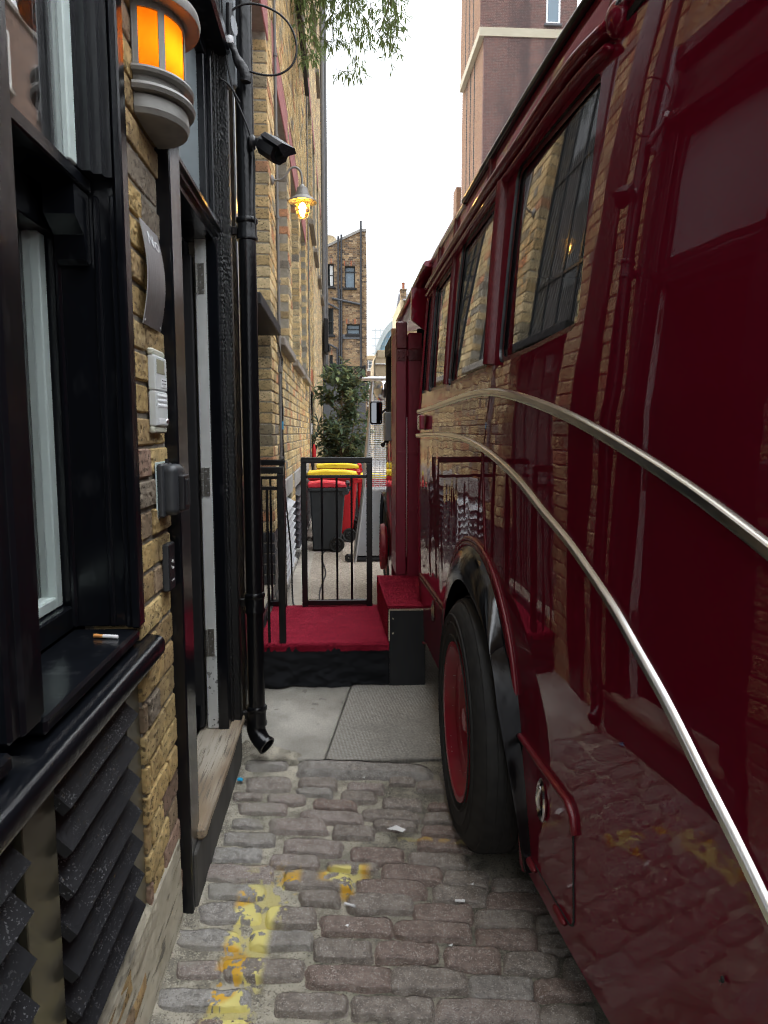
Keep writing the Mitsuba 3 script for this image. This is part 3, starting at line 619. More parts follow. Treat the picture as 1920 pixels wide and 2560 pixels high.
part(sh, 'threshold', rough((np.array(sill.vertices), np.array(sill.faces)), 0.0035, 11), 'wood_sill', 40, label='weathered timber door sill')
part(sh, 'step_riser', cbox(-0.56, -0.448, 2.06, 3.05, -0.02, 0.177, .006), 'grey_board')
part(sh, 'hall_floor', box(-2.4, -0.602, 2.13, 2.96, 0.15, 0.17), 'dull_black')
dl = part(sh, 'door', join([cbox(-1.30, -0.572, 2.862, 2.902, 0.235, 2.13, .004)]), 'dull_black', label='black door standing open into the hall')
part(dl, 'weather_bar', extr(Polygon([(2.862, 0.245), (2.862, 0.33), (2.85, 0.335), (2.842, 0.318), (2.846, 0.30), (2.832, 0.285), (2.826, 0.262), (2.83, 0.245)]), 'yz', -1.25, -0.585), 'black_gloss', 40)
for z in (1.985, 1.195, 0.535):
    h = part(dl, 'hinge', join([cbox(-0.550, -0.526, 2.8715, 2.8745, z, z + 0.115, .001), *[tube([[-0.556, 2.868, z + .002 + .023 * k], [-0.556, 2.868, z + .021 + .023 * k]], 0.0055, 10) for k in range(5)]]), 'hinge_metal')
    part(h, 'screw', join([lathe([(0, -.003), (.0035, -.003), (.0035, .0), (.001, .0005)], [-0.533 - .008 * (k % 2), 2.8712, z + .014 + .029 * k], [0, -1, 0], 10) for k in range(4)]), 'steel')

# things fixed on the pier -------------------------------------------------
sg = thing('number_plate_sign', 'curved brushed steel plate etched No, bolted to the brick pier under the lantern', 'sign')
zz = np.linspace(1.715, 1.962, 25)
bow = 0.016 * np.sin((zz - 1.715) / 0.247 * math.pi)
ring = []
for x_off in (0.0, 0.0025):
    for yv in (1.800, 1.968):
        ring.append(np.stack([-0.481 + bow + x_off, np.full(25, yv), zz], 1))
A, B, C_, D = ring
V = np.vstack([A, B, C_, D]); n = 25; F = []
for i in range(n - 1):
    for (p, q_) in ((0, 1), (3, 2), (1, 3), (2, 0)):
        F += [[p * n + i, q_ * n + i, q_ * n + i + 1], [p * n + i, q_ * n + i + 1, p * n + i + 1]]
F += [[0, n, 3 * n], [0, 3 * n, 2 * n], [n - 1, 3 * n - 1, 4 * n - 1], [n - 1, 4 * n - 1, 2 * n - 1]]
part(sg, 'plate', (V, np.array(F)), 'brushed_plate', 30)
tx = meshkit.text_mesh('No', 0.055, 0.0006)
tv = np.array(tx.vertices)
zt = 1.912 + tv[:, 1] * .55
part(sg, 'lettering', (np.stack([-0.4778 + 0.016 * np.sin((zt - 1.715) / 0.247 * math.pi) + tv[:, 2], 1.835 + tv[:, 0] * 1.1, zt], 1), np.array(tx.faces)), 'etched')
for yv in (1.810, 1.957):
    part(sg, 'bolt', lathe([(0, .004), (.003, .0035), (.004, 0)], [-0.479, yv, 1.724], [1, 0, 0], 10), 'steel')

ic = thing('intercom_panel', 'pale plastic door entry intercom with screen and speaker louvres on the pier', 'intercom')
part(ic, 'top_cap', cbox(-0.486, -0.471, 1.845, 1.970, 1.6455, 1.662, .004), 'cream_base')
part(ic, 'bottom_cap', cbox(-0.486, -0.471, 1.845, 1.970, 1.448, 1.4655, .004), 'cream_base')
part(ic, 'camera_module', cbox(-0.486, -0.4665, 1.848, 1.967, 1.557, 1.645, .003), 'cream_plastic')
part(ic, 'speaker_module', cbox(-0.486, -0.4665, 1.848, 1.967, 1.466, 1.5555, .003), 'cream_plastic')
part(ic, 'screen', cbox(-0.4667, -0.4653, 1.862, 1.940, 1.600, 1.636, .0005), 'screen')
part(ic, 'label_plate', cbox(-0.4667, -0.4650, 1.905, 1.960, 1.566, 1.590, .0005), 'white_plain')
part(ic, 'sticker_text', join([cbox(-0.4651, -0.4645, 1.909 + .014 * k, 1.919 + .014 * k, 1.583 - .008 * j, 1.5855 - .008 * j, .0002) for k in range(3) for j in range(2)]), 'dark_plastic')
for r_ in range(3):
    for k in range(5):
        part(ic, 'speaker_louvre', sphere([-0.4665, 1.872 + .019 * k, 1.544 - .0125 * r_], 0.0055, 1, (0.5, 1.25, 1.0)), 'white_plain', True)
part(ic, 'name_slot', cbox(-0.4667, -0.4655, 1.872, 1.936, 1.4715, 1.487, .0005), 'white_plain')
part(ic, 'call_button', lathe([(0, .005), (.006, .004), (.007, 0)], [-0.4665, 1.953, 1.480], [1, 0, 0], 12), 'chrome', True)

rd2 = thing('key_safe', 'dark grey rounded key safe with raised cover, fixed to the pier below the intercom', 'key safe')
def rounded(x0, x1, y0, y1, z0, z1, r, seg=16):
    r = min(r, (x1 - x0) / 2.01, (y1 - y0) / 2.01, (z1 - z0) / 2.01)
    s = m3.Manifold.sphere(r, seg)
    return m3.Manifold.batch_hull([s.translate([x, y, z]) for x in (x0 + r, x1 - r) for y in (y0 + r, y1 - r) for z in (z0 + r, z1 - r)])


def mtm(m):
    k = m.to_mesh(); return np.array(k.vert_properties[:, :3]), np.array(k.tri_verts)


part(rd2, 'gasket', cbox(-0.486, -0.4825, 1.884, 1.993, 1.222, 1.372, .0012), 'bead_paint')
part(rd2, 'base', mtm(rounded(-0.483, -0.464, 1.887, 1.990, 1.226, 1.368, .007)), 'grey_plastic', 40)
part(rd2, 'body', mtm(rounded(-0.476, -0.429, 1.891, 1.986, 1.230, 1.365, .019)), 'grey_plastic', 40)
part(rd2, 'cover', mtm(rounded(-0.432, -0.414, 1.903, 1.966, 1.243, 1.338, .005)), 'dark_plastic', 40)
part(rd2, 'cover_catch', mtm(rounded(-0.4155, -0.4105, 1.915, 1.954, 1.255, 1.326, .002)), 'dull_black', 40)
part(rd2, 'cable_gland', tube([[-0.470, 1.955, 1.366], [-0.470, 1.955, 1.379]], 0.006, 10), 'dark_plastic')

pr = thing('card_reader', 'slim black access card reader with three indicator lights, lowest device on the pier', 'card reader')
part(pr, 'body', mtm(rounded(-0.487, -0.470, 1.930, 1.998, 1.018, 1.147, .003)), 'grey_plastic', 40)
part(pr, 'face', mtm(rounded(-0.4715, -0.4675, 1.932, 1.996, 1.020, 1.145, .0018)), 'dark_plastic', 40)
part(pr, 'emblem', join([tube([[-0.467, 1.966 + .011 * math.cos(a), 1.088 + .012 * math.sin(a)] for a in np.linspace(k, k + 2.2, 8)], 0.0016, 6) for k in (0.3, 3.4)]), 'etched')
for k in range(3):
    part(pr, 'indicator', lathe([(0, .001), (.0022, .0008), (.0024, 0)], [-0.4675, 1.954 + .011 * k, 1.045], [1, 0, 0], 8), 'white_plain')

# the amber wall lantern ----------------------------------------------------
ln = thing('wall_lantern', 'grey half-round wall lantern glowing amber at the top of the brick pier', 'lamp')
lo = np.array([-0.484, 1.925, 0.0])


def lz(prof, a0=-math.pi / 2, a1=math.pi / 2, n=28):
    v, f = lathe(prof, lo, [0, 0, 1], n=n, a0=a0, a1=a1, ref=[1, 0, 0])
    v = v.copy(); v[:, 1] = lo[1] + (v[:, 1] - lo[1]) * 1.15
    return v, f


part(ln, 'hat', lz([(.0, 2.520), (.07, 2.514), (.105, 2.502), (.134, 2.484), (.137, 2.470), (.134, 2.458), (.128, 2.457), (.098, 2.460), (.0, 2.460)]), 'lantern_grey', 40)
part(ln, 'ring', lz([(.093, 2.309), (.114, 2.307), (.117, 2.301), (.114, 2.294), (.093, 2.292), (.093, 2.309)]), 'lantern_grey', 40)
part(ln, 'ring', lz([(.093, 2.272), (.115, 2.270), (.119, 2.262), (.115, 2.253), (.093, 2.252), (.093, 2.272)]), 'lantern_grey', 40)
part(ln, 'bowl', lz([(.093, 2.252), (.101, 2.248), (.103, 2.218), (.098, 2.206), (.090, 2.203), (.05, 2.1995), (.0, 2.199)]), 'lantern_grey', 25)
part(ln, 'tray', lz([(.0, 2.2535), (.100, 2.2535)]), 'lantern_grey')
part(ln, 'back_plate', cbox(-0.487, -0.481, 1.812, 2.036, 2.206, 2.475, .002), 'lantern_grey')
for a, w in ((-86, 3.5), (-50, 4.5), (5, 5), (60, 5)):
    part(ln, 'upright', lz([(.0975, 2.308), (.0975, 2.460), (.094, 2.460), (.094, 2.308), (.0975, 2.308)], math.radians(a - w), math.radians(a + w), 6), 'lantern_grey')
part(ln, 'cross_band', lz([(.0975, 2.272), (.0975, 2.292), (.094, 2.292), (.094, 2.272), (.0975, 2.272)], -math.pi / 2, math.radians(-6), 14), 'lantern_grey', 40)
part(ln, 'upper_band', lz([(.0975, 2.444), (.0975, 2.460), (.093, 2.460), (.093, 2.444), (.0975, 2.444)]), 'lantern_grey', 40)
part(ln, 'diffuser', lz([(.0925, 2.2535), (.0925, 2.459)]), 'amber', True)
bl = part(ln, 'bulb', join([tube([[-0.447, 1.925 + d, 2.335], [-0.447, 1.925 + d, 2.412]], 0.008, 12) for d in (-.030, .006)]), 'white_plain', True)
scene[bl]['emitter'] = {'type': 'area', 'radiance': rgb(2.4, 1.45, .4)}
scene[bl].pop('bsdf')

# ------------------------------------------------------------------ drainpipe, cables and camera at the corner of the shopfront
dp = thing('drainpipe', 'glossy black cast iron drainpipe with collars and a shoe, beside the doorway', 'drainpipe')
PX, PY = -0.378, 3.03
part(dp, 'pipe', tube([[PX, PY, 0.20], [PX, PY, 5.2]], 0.0365, 28), 'black_iron', True)
for z in (2.225, 0.675, 0.17):
    part(dp, 'collar', lathe([(.0365, z), (.043, z + .002), (.045, z + .012), (.041, z + .02), (.040, z + .066), (.045, z + .072), (.045, z + .084), (.041, z + .09), (.0365, z + .091)], [PX, PY, 0], [0, 0, 1], 28), 'black_iron', 40)
    part(dp, 'bracket', cbox(-0.49, PX, PY + 0.004, PY + 0.03, z + .025, z + .06, .004), 'black_iron')
shoe = spline([[PX, PY, 0.20], [PX, PY, 0.135], [PX + .010, PY - .010, 0.118], [PX + .040, PY - .034, 0.092]], 6)
part(dp, 'shoe', tube(shoe, np.linspace(.042, .038, len(shoe)), 24, caps=False), 'black_iron', True)
part(dp, 'shoe_lip', lathe([(.034, 0), (.0415, 0), (.0415, .014), (.034, .014)], shoe[-1] - .006 * np.array([.6, -.55, -.45]), shoe[-1] - shoe[-3], 24), 'black_iron', 40)
part(dp, 'shoe_inside', lathe([(0, 0), (.034, 0)], shoe[-3], shoe[-1] - shoe[-3], 20), 'dull_black')

cb_ = thing('cable_loop', 'black cable hanging in a loop across the top of the drainpipe', 'cable')
pts = [(-.42, 2.96, 3.05), (-.36, 2.955, 3.085), (-.27, 2.955, 3.075), (-.20, 2.955, 3.03), (-.165, 2.955, 2.955), (-.175, 2.955, 2.88), (-.23, 2.955, 2.836), (-.30, 2.955, 2.832), (-.37, 2.955, 2.85)]
single(cb_, tube(spline(pts, 8), 0.0042, 8), 'cable_black', True)
cb2 = thing('wall_cable', 'thin black cable clipped down the drainpipe beside the security camera', 'cable')
single(cb2, join([tube(spline([(-.445, 2.95, 3.1), (-.44, 2.95, 2.95), (-.425, 2.95, 2.84), (-.40, 2.95, 2.74), (-.352, 2.97, 2.62), (-.338, 2.985, 2.45), (-.338, 2.985, 2.28)], 6), 0.004, 7), tube(spline([(-.455, 2.93, 2.80), (-.425, 2.94, 2.785), (-.40, 2.945, 2.75), (-.385, 2.95, 2.725)], 6), 0.004, 7)]), 'cable_black', True)
jb = thing('cable_splice', 'taped black cable splice with a grey metal clip hanging beside the drainpipe', 'cable splice')
part(jb, 'sleeve', tube([[-.418, 2.95, 3.08], [-.418, 2.95, 3.0], [-.416, 2.95, 2.94]], .013, 14), 'dark_plastic', True)
part(jb, 'white_collar', tube([[-.418, 2.948, 2.962], [-.417, 2.948, 2.935]], .0145, 14), 'white_plain', True)
part(jb, 'clip', extr(shapely.Point(0, 0).buffer(1, 12), 'xz', 2.932, 2.936), 'brushed_plate')
v = np.array(scene[f'{jb}__clip'] and meshkit.WRITTEN[scene[f'{jb}__clip']['filename']][0], float)
COUNT[f'{jb}__clip'] = 0
part(jb, 'clip', (np.stack([-.398 + v[:, 0] * .011 + (v[:, 2]) * -.006, v[:, 1], 2.995 + v[:, 2] * .036], 1), meshkit.WRITTEN[scene[f'{jb}__clip']['filename']][1]), 'brushed_plate')
tp = rough(tube(spline([[-.415, 2.948, 2.94], [-.40, 2.948, 2.905], [-.385, 2.948, 2.87], [-.37, 2.948, 2.845], [-.36, 2.948, 2.80]], 8), np.interp(np.linspace(0, 1, 33), [0, .3, .6, 1], [.012, .015, .021, .019]), 14), 0.005, 60)
part(jb, 'tape', tp, 'cable_black', 30)

cc = thing('security_camera', 'black security camera on a short wall arm above the alley', 'security camera')
part(cc, 'base', lathe([(0, 0), (.030, 0), (.030, .012), (.022, .02), (0, .02)], [-.352, 2.99, 2.592], [1, 0, -.05], 20), 'dark_plastic', 40)
part(cc, 'arm', tube(spline([[-.34, 2.985, 2.592], [-.305, 2.975, 2.594], [-.285, 2.96, 2.585], [-.27, 2.945, 2.565]], 6), .0145, 14), 'dark_plastic', True)
part(cc, 'joint', sphere([-.282, 2.955, 2.588], .021, 2), 'dark_plastic', True)
cdir = np.array([.62, -.55, -.56]); cdir /= np.linalg.norm(cdir)
c0 = np.array([-.292, 2.985, 2.582])
pg8 = [(math.cos(a) * .046, math.sin(a) * .040) for a in np.linspace(0, 2 * math.pi, 9)[:-1] + math.pi / 8]
sx = np.cross(cdir, [0, 0, 1]); sx /= np.linalg.norm(sx); su = np.cross(sx, cdir)


def prism(pts2, c, d, L, k1=1.0):
    p = np.array(pts2); n = len(p)
    a = np.asarray(c) + p[:, :1] * sx + p[:, 1:] * su; b = np.asarray(c) + d * L + k1 * (p[:, :1] * sx + p[:, 1:] * su)
    v = np.vstack([a, b, [c], [np.asarray(c) + d * L]]); j = np.arange(n); j1 = (j + 1) % n
    return v, np.vstack([np.stack([j, j1, j1 + n], 1), np.stack([j, j1 + n, j + n], 1), np.stack([j1, j, j * 0 + 2 * n], 1), np.stack([j + n, j1 + n, j * 0 + 2 * n + 1], 1)])


part(cc, 'housing', join([prism(pg8, c0, cdir, .095), prism([(a * .8, b * .8) for a, b in pg8], c0 - cdir * .02, cdir, .02, 1.25)]), 'dark_plastic')
part(cc, 'sunshield', prism([(-.050, .030), (-.034, .046), (.034, .046), (.050, .030), (.047, .028), (.032, .042), (-.032, .042), (-.047, .028)], c0 + cdir * .01, cdir, .115), 'dark_plastic')
part(cc, 'lens', lathe([(0, 0), (.024, 0), (.024, .004), (0, .005)], c0 + cdir * .0945, cdir, 18), 'pane_dark')

# ------------------------------------------------------------------ left, further on: the tall brick warehouse
X2 = -0.496
wh = thing('brick_warehouse', 'tall yellow stock brick building with pink lintels lining the left of the alley', 'building')
HOLES = [(3.95, 5.24, 0.32, 4.18), (5.80, 7.11, 2.20, 4.18), (7.58, 8.89, 2.20, 4.18), (9.35, 10.66, 2.20, 4.18)]
UP = [(5.80, 7.11, 6.50, 8.7), (7.58, 8.89, 6.50, 8.7), (9.35, 10.66, 6.50, 8.7), (3.95, 5.24, 6.5, 8.7)]
VENT = [(5.86, 7.06, 0.20, 0.86), (7.64, 8.84, 0.20, 0.86), (9.4, 10.6, 0.20, 0.86)]
DOOR = [(11.95, 13.05, 0.02, 2.12)]
STAIR = [(12.0, 13.25, 4.86, 7.0), (13.8, 15.0, 4.86, 7.0), (16.1, 17.2, 4.86, 7.0), (18.3, 19.4, 4.86, 7.0), (12.0, 13.25, 9.1, 11.0), (13.8, 15.0, 9.1, 11.0), (16.1, 17.2, 9.1, 11.0)]
wall = sbox(3.06, 0.0, 23.0, 19.0)
holes_all = HOLES + UP + VENT + DOOR + STAIR
for (a, b, c, d) in holes_all:
    wall = wall.difference(sbox(a - .004, c, b + .004, d))
part(wh, 'wall_core', extr(wall, 'yz', -0.62, X2 - 0.008), 'mortar')
farw = sbox(13.6, 0.0, 22.99, 18.95).union(sbox(3.07, 7.0, 13.6, 18.95))
for (a, b, c, d) in holes_all:
    farw = farw.difference(sbox(a - .004, c, b + .004, d))
part(wh, 'far_brickwork', extr(farw, 'yz', X2 - 0.0075, X2 - 0.001), 'stock_brick_wall', stuff=True)
part(wh, 'rear_wall', join([box(-1.9, -1.85, 3.07, 22.9, 0, 18.9), box(-1.85, -0.63, 3.07, 3.2, 0, 18.9), box(-1.85, -.63, 3.2, 22.9, 18.5, 18.6)]), 'dark_room')
LINT = [(a - .13, b + .13, 4.18, 4.49) for a, b, _, _ in HOLES] + [(a - .13, b + .13, 8.7, 9.0) for a, b, _, _ in UP] + [(a - .1, b + .1, d, d + .26) for a, b, c, d in STAIR]
bricks = []
zmax = 7.0
for r in range(0, int(zmax / COURSE)):
    z0, z1 = r * COURSE + 0.0045, (r + 1) * COURSE - 0.0045
    zc = (z0 + z1) / 2
    off = 0.5 * PITCH if r % 2 else 0.0
    solid = [(3.07, 13.6)]
    for (a, b, c, d) in holes_all + LINT:
        if c - .03 < zc < d + .03:
            solid = [s for (s0, s1) in solid for s in ((s0, min(s1, a)), (max(s0, b), s1)) if s[1] - s[0] > 0.02]
    for (s0, s1) in solid:
        k = math.floor((s0 + off) / PITCH) - 1
        while k * PITCH - off < s1:
            for (u0, u1) in ((0.012, 0.667 - 0.013), (0.667 + 0.013, 1 - 0.012)):
                a, b = max((k + u0) * PITCH - off, s0), min((k + u1) * PITCH - off, s1)
                if b - a > 0.03:
                    end = a <= s0 + 1e-6 or b >= s1 - 1e-6
                    bricks.append((a, b, z0, z1, end))
            k += 1


def vis(bk):
    a, b, z0, z1, e = bk
    if a < 4.0 or z1 > 1.45 + 0.6 * b or (e is False and z0 < .9 and a > 5.7):
        return 0
    return (3.0 if e else 1.0) / a ** 1.5 * (1.6 if a > 5.2 and a < 5.5 else 1)


bricks.sort(key=lambda t: -vis(t))
rest_b, low_b = [], []
for i, (a, b, z0, z1, e) in enumerate(bricks):
    pr_ = rng.uniform(-.003, .003)
    c = 0.0035
    low = z1 < 0.72 and a > 3.9
    if i < 295:
        m = trimesh.Trimesh(*cbox(-0.615, X2 + pr_, a, b, z0 + rng.uniform(-.0015, .0015), z1 + rng.uniform(-.0015, .0015), c), process=False).subdivide()
        part(wh, 'brick', rough((np.array(m.vertices), np.array(m.faces)), 0.0015, 40, i), 'grey_glazed' if low else 'stock_brick', 50)
    else:
        (low_b if low else rest_b).append(cbox(-0.60, X2 + pr_, a, b, z0 + rng.uniform(-.001, .001), z1 + rng.uniform(-.001, .001), 0.005))
part(wh, 'further_bricks', join(rest_b), 'stock_brick', stuff=True)
part(wh, 'painted_bricks', join(low_b), 'grey_glazed', stuff=True, label='black painted brick courses at the foot of the wall')
for (a, b, c, d) in LINT:
    part(wh, 'lintel', cbox(-0.63, X2 + 0.002, a, b, c + .002, d, .006), 'pink_lintel')
for i, (a, b, c, d) in enumerate(HOLES + UP + STAIR):
    nv, nh = (4, 5) if c < 1 else (4, 4)
    fr = [box(-0.632, -0.602, a - .004, a + .04, c, d), box(-0.632, -0.602, b - .04, b + .004, c, d), box(-0.632, -0.602, a + .04, b - .04, c, c + .05), box(-0.632, -0.602, a + .04, b - .04, d - .05, d)]
    fr += [box(-0.63, -0.606, a + (b - a) * k / nv - .012, a + (b - a) * k / nv + .012, c + .05, d - .05) for k in range(1, nv)]
    w = part(wh, 'window', join(fr), 'steel_frame')
    part(w, 'glazing_bars', join([box(-0.628, -0.608, a + .04, b - .04, c + (d - c) * k / nh - .011, c + (d - c) * k / nh + .011) for k in range(1, nh)]), 'steel_frame')
    part(w, 'pane', box(-0.621, -0.618, a + .03, b - .03, c + .04, d - .04), 'pane_dark' if i < 4 else 'pane_sky')
    if i < 2:
        wire = []
        st = 0.035
        L = (b - a) + (d - c)
        ply_ = sbox(a + .03, c + .04, b - .03, d - .04)
        k = -(d - c)
        while k < (b - a):
            for sgn in (1, -1):
                l = LineString([(a + k, c), (a + k + (d - c) * 1, d)]) if sgn > 0 else LineString([(b - k, c), (b - k - (d - c), d)])
                l = l.intersection(ply_)
                if not l.is_empty and l.length > .05:
                    (y0, zz0), (y1, zz1) = l.coords[0], l.coords[-1]
                    wire.append(tube([[-0.6165, y0, zz0], [-0.6165, y1, zz1]], 0.0011, 3, caps=False))
            k += st
        part(w, 'wire_mesh', join(wire), 'conduit_grey', stuff=True)
    if c > 1:
        top = c + .005
        if i < 4:
            part(wh, 'window_sill', cbox(-0.60, -0.437, a - .02, b + .05, c - .065, top, .008), 'sill_stone')
        else:
            part(wh, 'window_sill', cbox(-0.60, -0.42, a - .05, b + .05, c - .07, top, .008), 'sill_stone')
part(wh, 'window_sill', cbox(-0.60, -0.425, 3.95, 5.21, 2.135, 2.20, .005), 'dull_black', label='black painted sill across the nearest window')
part(wh, 'string_course', cbox(-0.56, -0.44, 3.2, 11.2, 6.40, 6.46, .006), 'dull_black')
for (a, b, c, d) in VENT:
    part(wh, 'stone_lintel', rough(cbox(-0.60, -0.488, a - .12, b + .12, .865, 1.035, .008), .003, 8), 'stone')
    lv = part(wh, 'vent', box(-0.60, -0.585, a, b, c, d), 'dull_black')
    k = 0
    z = d - .03
    while z > c + .05:
        pgv = Polygon([(-.455, z - .062), (-.459, z - .067), (-.575, z - .002), (-.571, z + .003)])
        part(lv, 'slat', extr(pgv, 'xz', a + .01, b - .01), 'vent_white' if a < 6 else 'grey_glazed'); z -= .07
    part(wh, 'vent_sill', cbox(-0.60, -0.445, a - .02, b + .02, c - .04, c - .002, .006), 'stone')
# the further doorway with its red arch
ar = [(11.80, 2.12)] + [(12.5 - .70 * math.cos(t), 2.12 + .42 * math.sin(t)) for t in np.linspace(0, math.pi, 14)] + [(13.2, 2.12)]
hole = Polygon([(11.95, 2.10)] + [(12.5 - .55 * math.cos(t), 2.12 + .22 * math.sin(t)) for t in np.linspace(0, math.pi, 14)] + [(13.05, 2.10)])
part(wh, 'arch', extr(Polygon(ar).difference(hole), 'yz', -0.52, X2 + .004), 'terracotta')
dd = part(wh, 'door', join([cbox(-0.60, X2 - .02, 11.95, 12.02, .02, 2.12, .004), cbox(-0.60, X2 - .02, 12.98, 13.05, .02, 2.12, .004), cbox(-0.59, X2 - .05, 12.02, 12.98, .02, 2.12, .004), extr(hole, 'yz', -.515, X2 - .003)]), 'dull_black')
part(dd, 'notice', cbox(X2 - .004, X2 + .012, 11.98, 12.06, 1.42, 1.60, .001), 'white_plain')
part(wh, 'end_pier', join([cbox(-0.6, -0.44, 19.9, 23.0, 0, 19, .01)]), 'grey_render')
part(wh, 'downpipe', join([tube([[-.42, 22.6, 0], [-.42, 22.6, 18.9]], .05, 10), tube([[-.44, 19.6, 3.0], [-.44, 19.6, 18.9]], .045, 10)]), 'conduit_grey', True)
vb = thing('air_handling_box', 'black box unit on the brick wall above the yard', 'wall box')
part(vb, 'casing', cbox(-0.44, -0.33, 19.2, 19.8, 3.55, 4.45, .02), 'dull_black')
part(vb, 'spout', cbox(-0.33, -0.27, 19.3, 19.7, 3.6, 3.8, .02), 'grey_plastic')

part(wh, 'painted_board', cbox(-0.52, -0.470, 3.40, 3.64, .02, 4.1, .006), 'black_gloss', label='black painted board behind the drainpipe')
# conduits and cables on the warehouse wall
c1 = thing('wall_conduit', 'grey conduit with saddles running up the first brick pier behind the wall lamp', 'conduit')
yc = 5.745
part(c1, 'tube', tube([[X2 + .016, yc, 0.95], [X2 + .016, yc + .0, 7.0]], .011, 10), 'conduit_grey', True)
for z in (1.25, 2.05, 2.62, 3.1, 3.7, 4.28, 4.9):
    part(c1, 'saddle', lathe([(.011, -.012), (.017, -.010), (.017, .010), (.011, .012)], [X2 + .016, yc, z], [0, 0, 1], 12), 'conduit_grey', 40)
part(c1, 'junction', cbox(X2 + .002, X2 + .034, yc - .02, yc + .02, 1.92, 1.97, .004), 'conduit_grey')
c2 = thing('power_cable', 'black power cable with a blue tape band dropping down the brick wall to the yard', 'cable')
part(c2, 'cable', tube(spline([[-.47, 5.15, 2.20], [-.47, 5.35, 2.15], [-.468, 5.55, 2.09], [-.466, 5.72, 2.045], [-.466, 5.80, 2.03], [-.468, 5.78, 1.96], [-.472, 5.79, 1.7], [-.474, 5.83, 1.45], [-.472, 5.88, 1.15], [-.465, 5.93, .9], [-.445, 6.0, .6], [-.43, 6.02, .3], [-.42, 5.95, .03], [-.38, 5.7, .016], [-.30, 5.45, .014], [-.2, 5.4, .014], [-.15, 5.55, .014], [-.18, 5.9, .014], [-.20, 6.5, .014], [-.17, 7.2, .014], [-.22, 7.9, .014], [-.20, 8.6, .014]], 8), .007, 8), 'cable_black', True)
part(c2, 'tape', tube([[-.4735, 5.825, 1.475], [-.4735, 5.815, 1.54]], .0085, 10), 'tape_blue', True)
part(c2, 'coil', join([tube([[-.34 + r_ * math.cos(t) * 1.0, 5.36 + .5 * r_ * math.sin(t), .016 + .006 * k] for t in np.linspace(0, 2 * math.pi, 30)], .006, 6) for k, r_ in enumerate((.12, .11, .125, .10))]), 'cable_black', True)
c3 = thing('far_conduit', 'thin grey conduit running up the plain brick wall past the windows', 'conduit')
single(c3, tube([[X2 + .012, 11.3, 1.0], [X2 + .012, 11.3, 7.2]], .010, 8), 'conduit_grey', True)

# the swan neck lamp ---------------------------------------------------------
sn = thing('swan_neck_lamp', 'swan neck wall lamp with a lit bulb in a caged glass jar on brick', 'lamp')
LY = 5.40
part(sn, 'wall_plate', lathe([(0, 0), (.035, 0), (.035, .01), (.02, .022), (0, .022)], [X2 + .004, LY, 3.26], [1, 0, 0], 18), 'lantern_grey', 40)
part(sn, 'arm', tube(spline([[X2 + .02, LY, 3.26], [-.44, LY, 3.262], [-.395, LY, 3.285], [-.36, LY, 3.335], [-.325, LY, 3.352], [-.29, LY, 3.335], [-.272, LY, 3.285], [-.270, LY, 3.235]], 8), .008, 10), 'lantern_grey', True)
so = [-.270, LY, 0]
part(sn, 'shade', lathe([(0, 3.238), (.012, 3.235), (.018, 3.222), (.040, 3.208), (.042, 3.185), (.050, 3.172), (.052, 3.155), (.105, 3.118), (.106, 3.110), (.100, 3.112), (.048, 3.146), (.0, 3.15)], so, [0, 0, 1], 30), 'lantern_grey', 40)
part(sn, 'jar', lathe([(.046, 3.146), (.047, 3.06), (.044, 3.035), (.034, 3.012), (.018, 3.0), (0, 2.997)], so, [0, 0, 1], 24), 'jar_glass', True)
cage = [lathe([(.0495, 3.1), (.0515, 3.1), (.0515, 3.096), (.0495, 3.096), (.0495, 3.1)], so, [0, 0, 1], 24), lathe([(.0485, 3.05), (.0505, 3.05), (.0505, 3.046), (.0485, 3.046), (.0485, 3.05)], so, [0, 0, 1], 24)]
for k in range(6):
    a = k * math.pi / 3 + .3
    cage.append(tube(spline([[so[0] + rr * math.cos(a), LY + rr * math.sin(a), z] for rr, z in ((.05, 3.14), (.05, 3.05), (.046, 3.03), (.035, 3.006), (.0, 2.993))], 4), .0013, 6))
part(sn, 'cage', join(cage), 'lantern_grey', True)
b2 = part(sn, 'bulb', sphere([so[0], LY, 3.075], .026, 2, (1, 1, 1.25)), 'white_plain', True)
scene[b2]['emitter'] = {'type': 'area', 'radiance': rgb(26, 16, 5)}
scene[b2].pop('bsdf')

# ------------------------------------------------------------------ bamboo over the alley
bb = thing('bamboo', 'bamboo spray leaning out over the alley from high on the brick warehouse', 'plant')
leaves, stems = [], []
r2 = np.random.default_rng(5)


def leaf(o, d, L, w, droop=0.3, up=np.array([0, 0, 1.0])):
    d = d / np.linalg.norm(d); s = np.cross(d, up); s /= np.linalg.norm(s) + 1e-9; nrm = np.cross(s, d)
    p = [o, o + d * L * .3 + s * w, o + d * L * .3 - s * w, o + d * L * .65 + s * w * .8 - nrm * L * droop * .2, o + d * L * .65 - s * w * .8 - nrm * L * droop * .2, o + d * L - nrm * L * droop * .5]
    return np.array(p), np.array([[0, 2, 1], [1, 2, 4], [1, 4, 3], [3, 4, 5]])


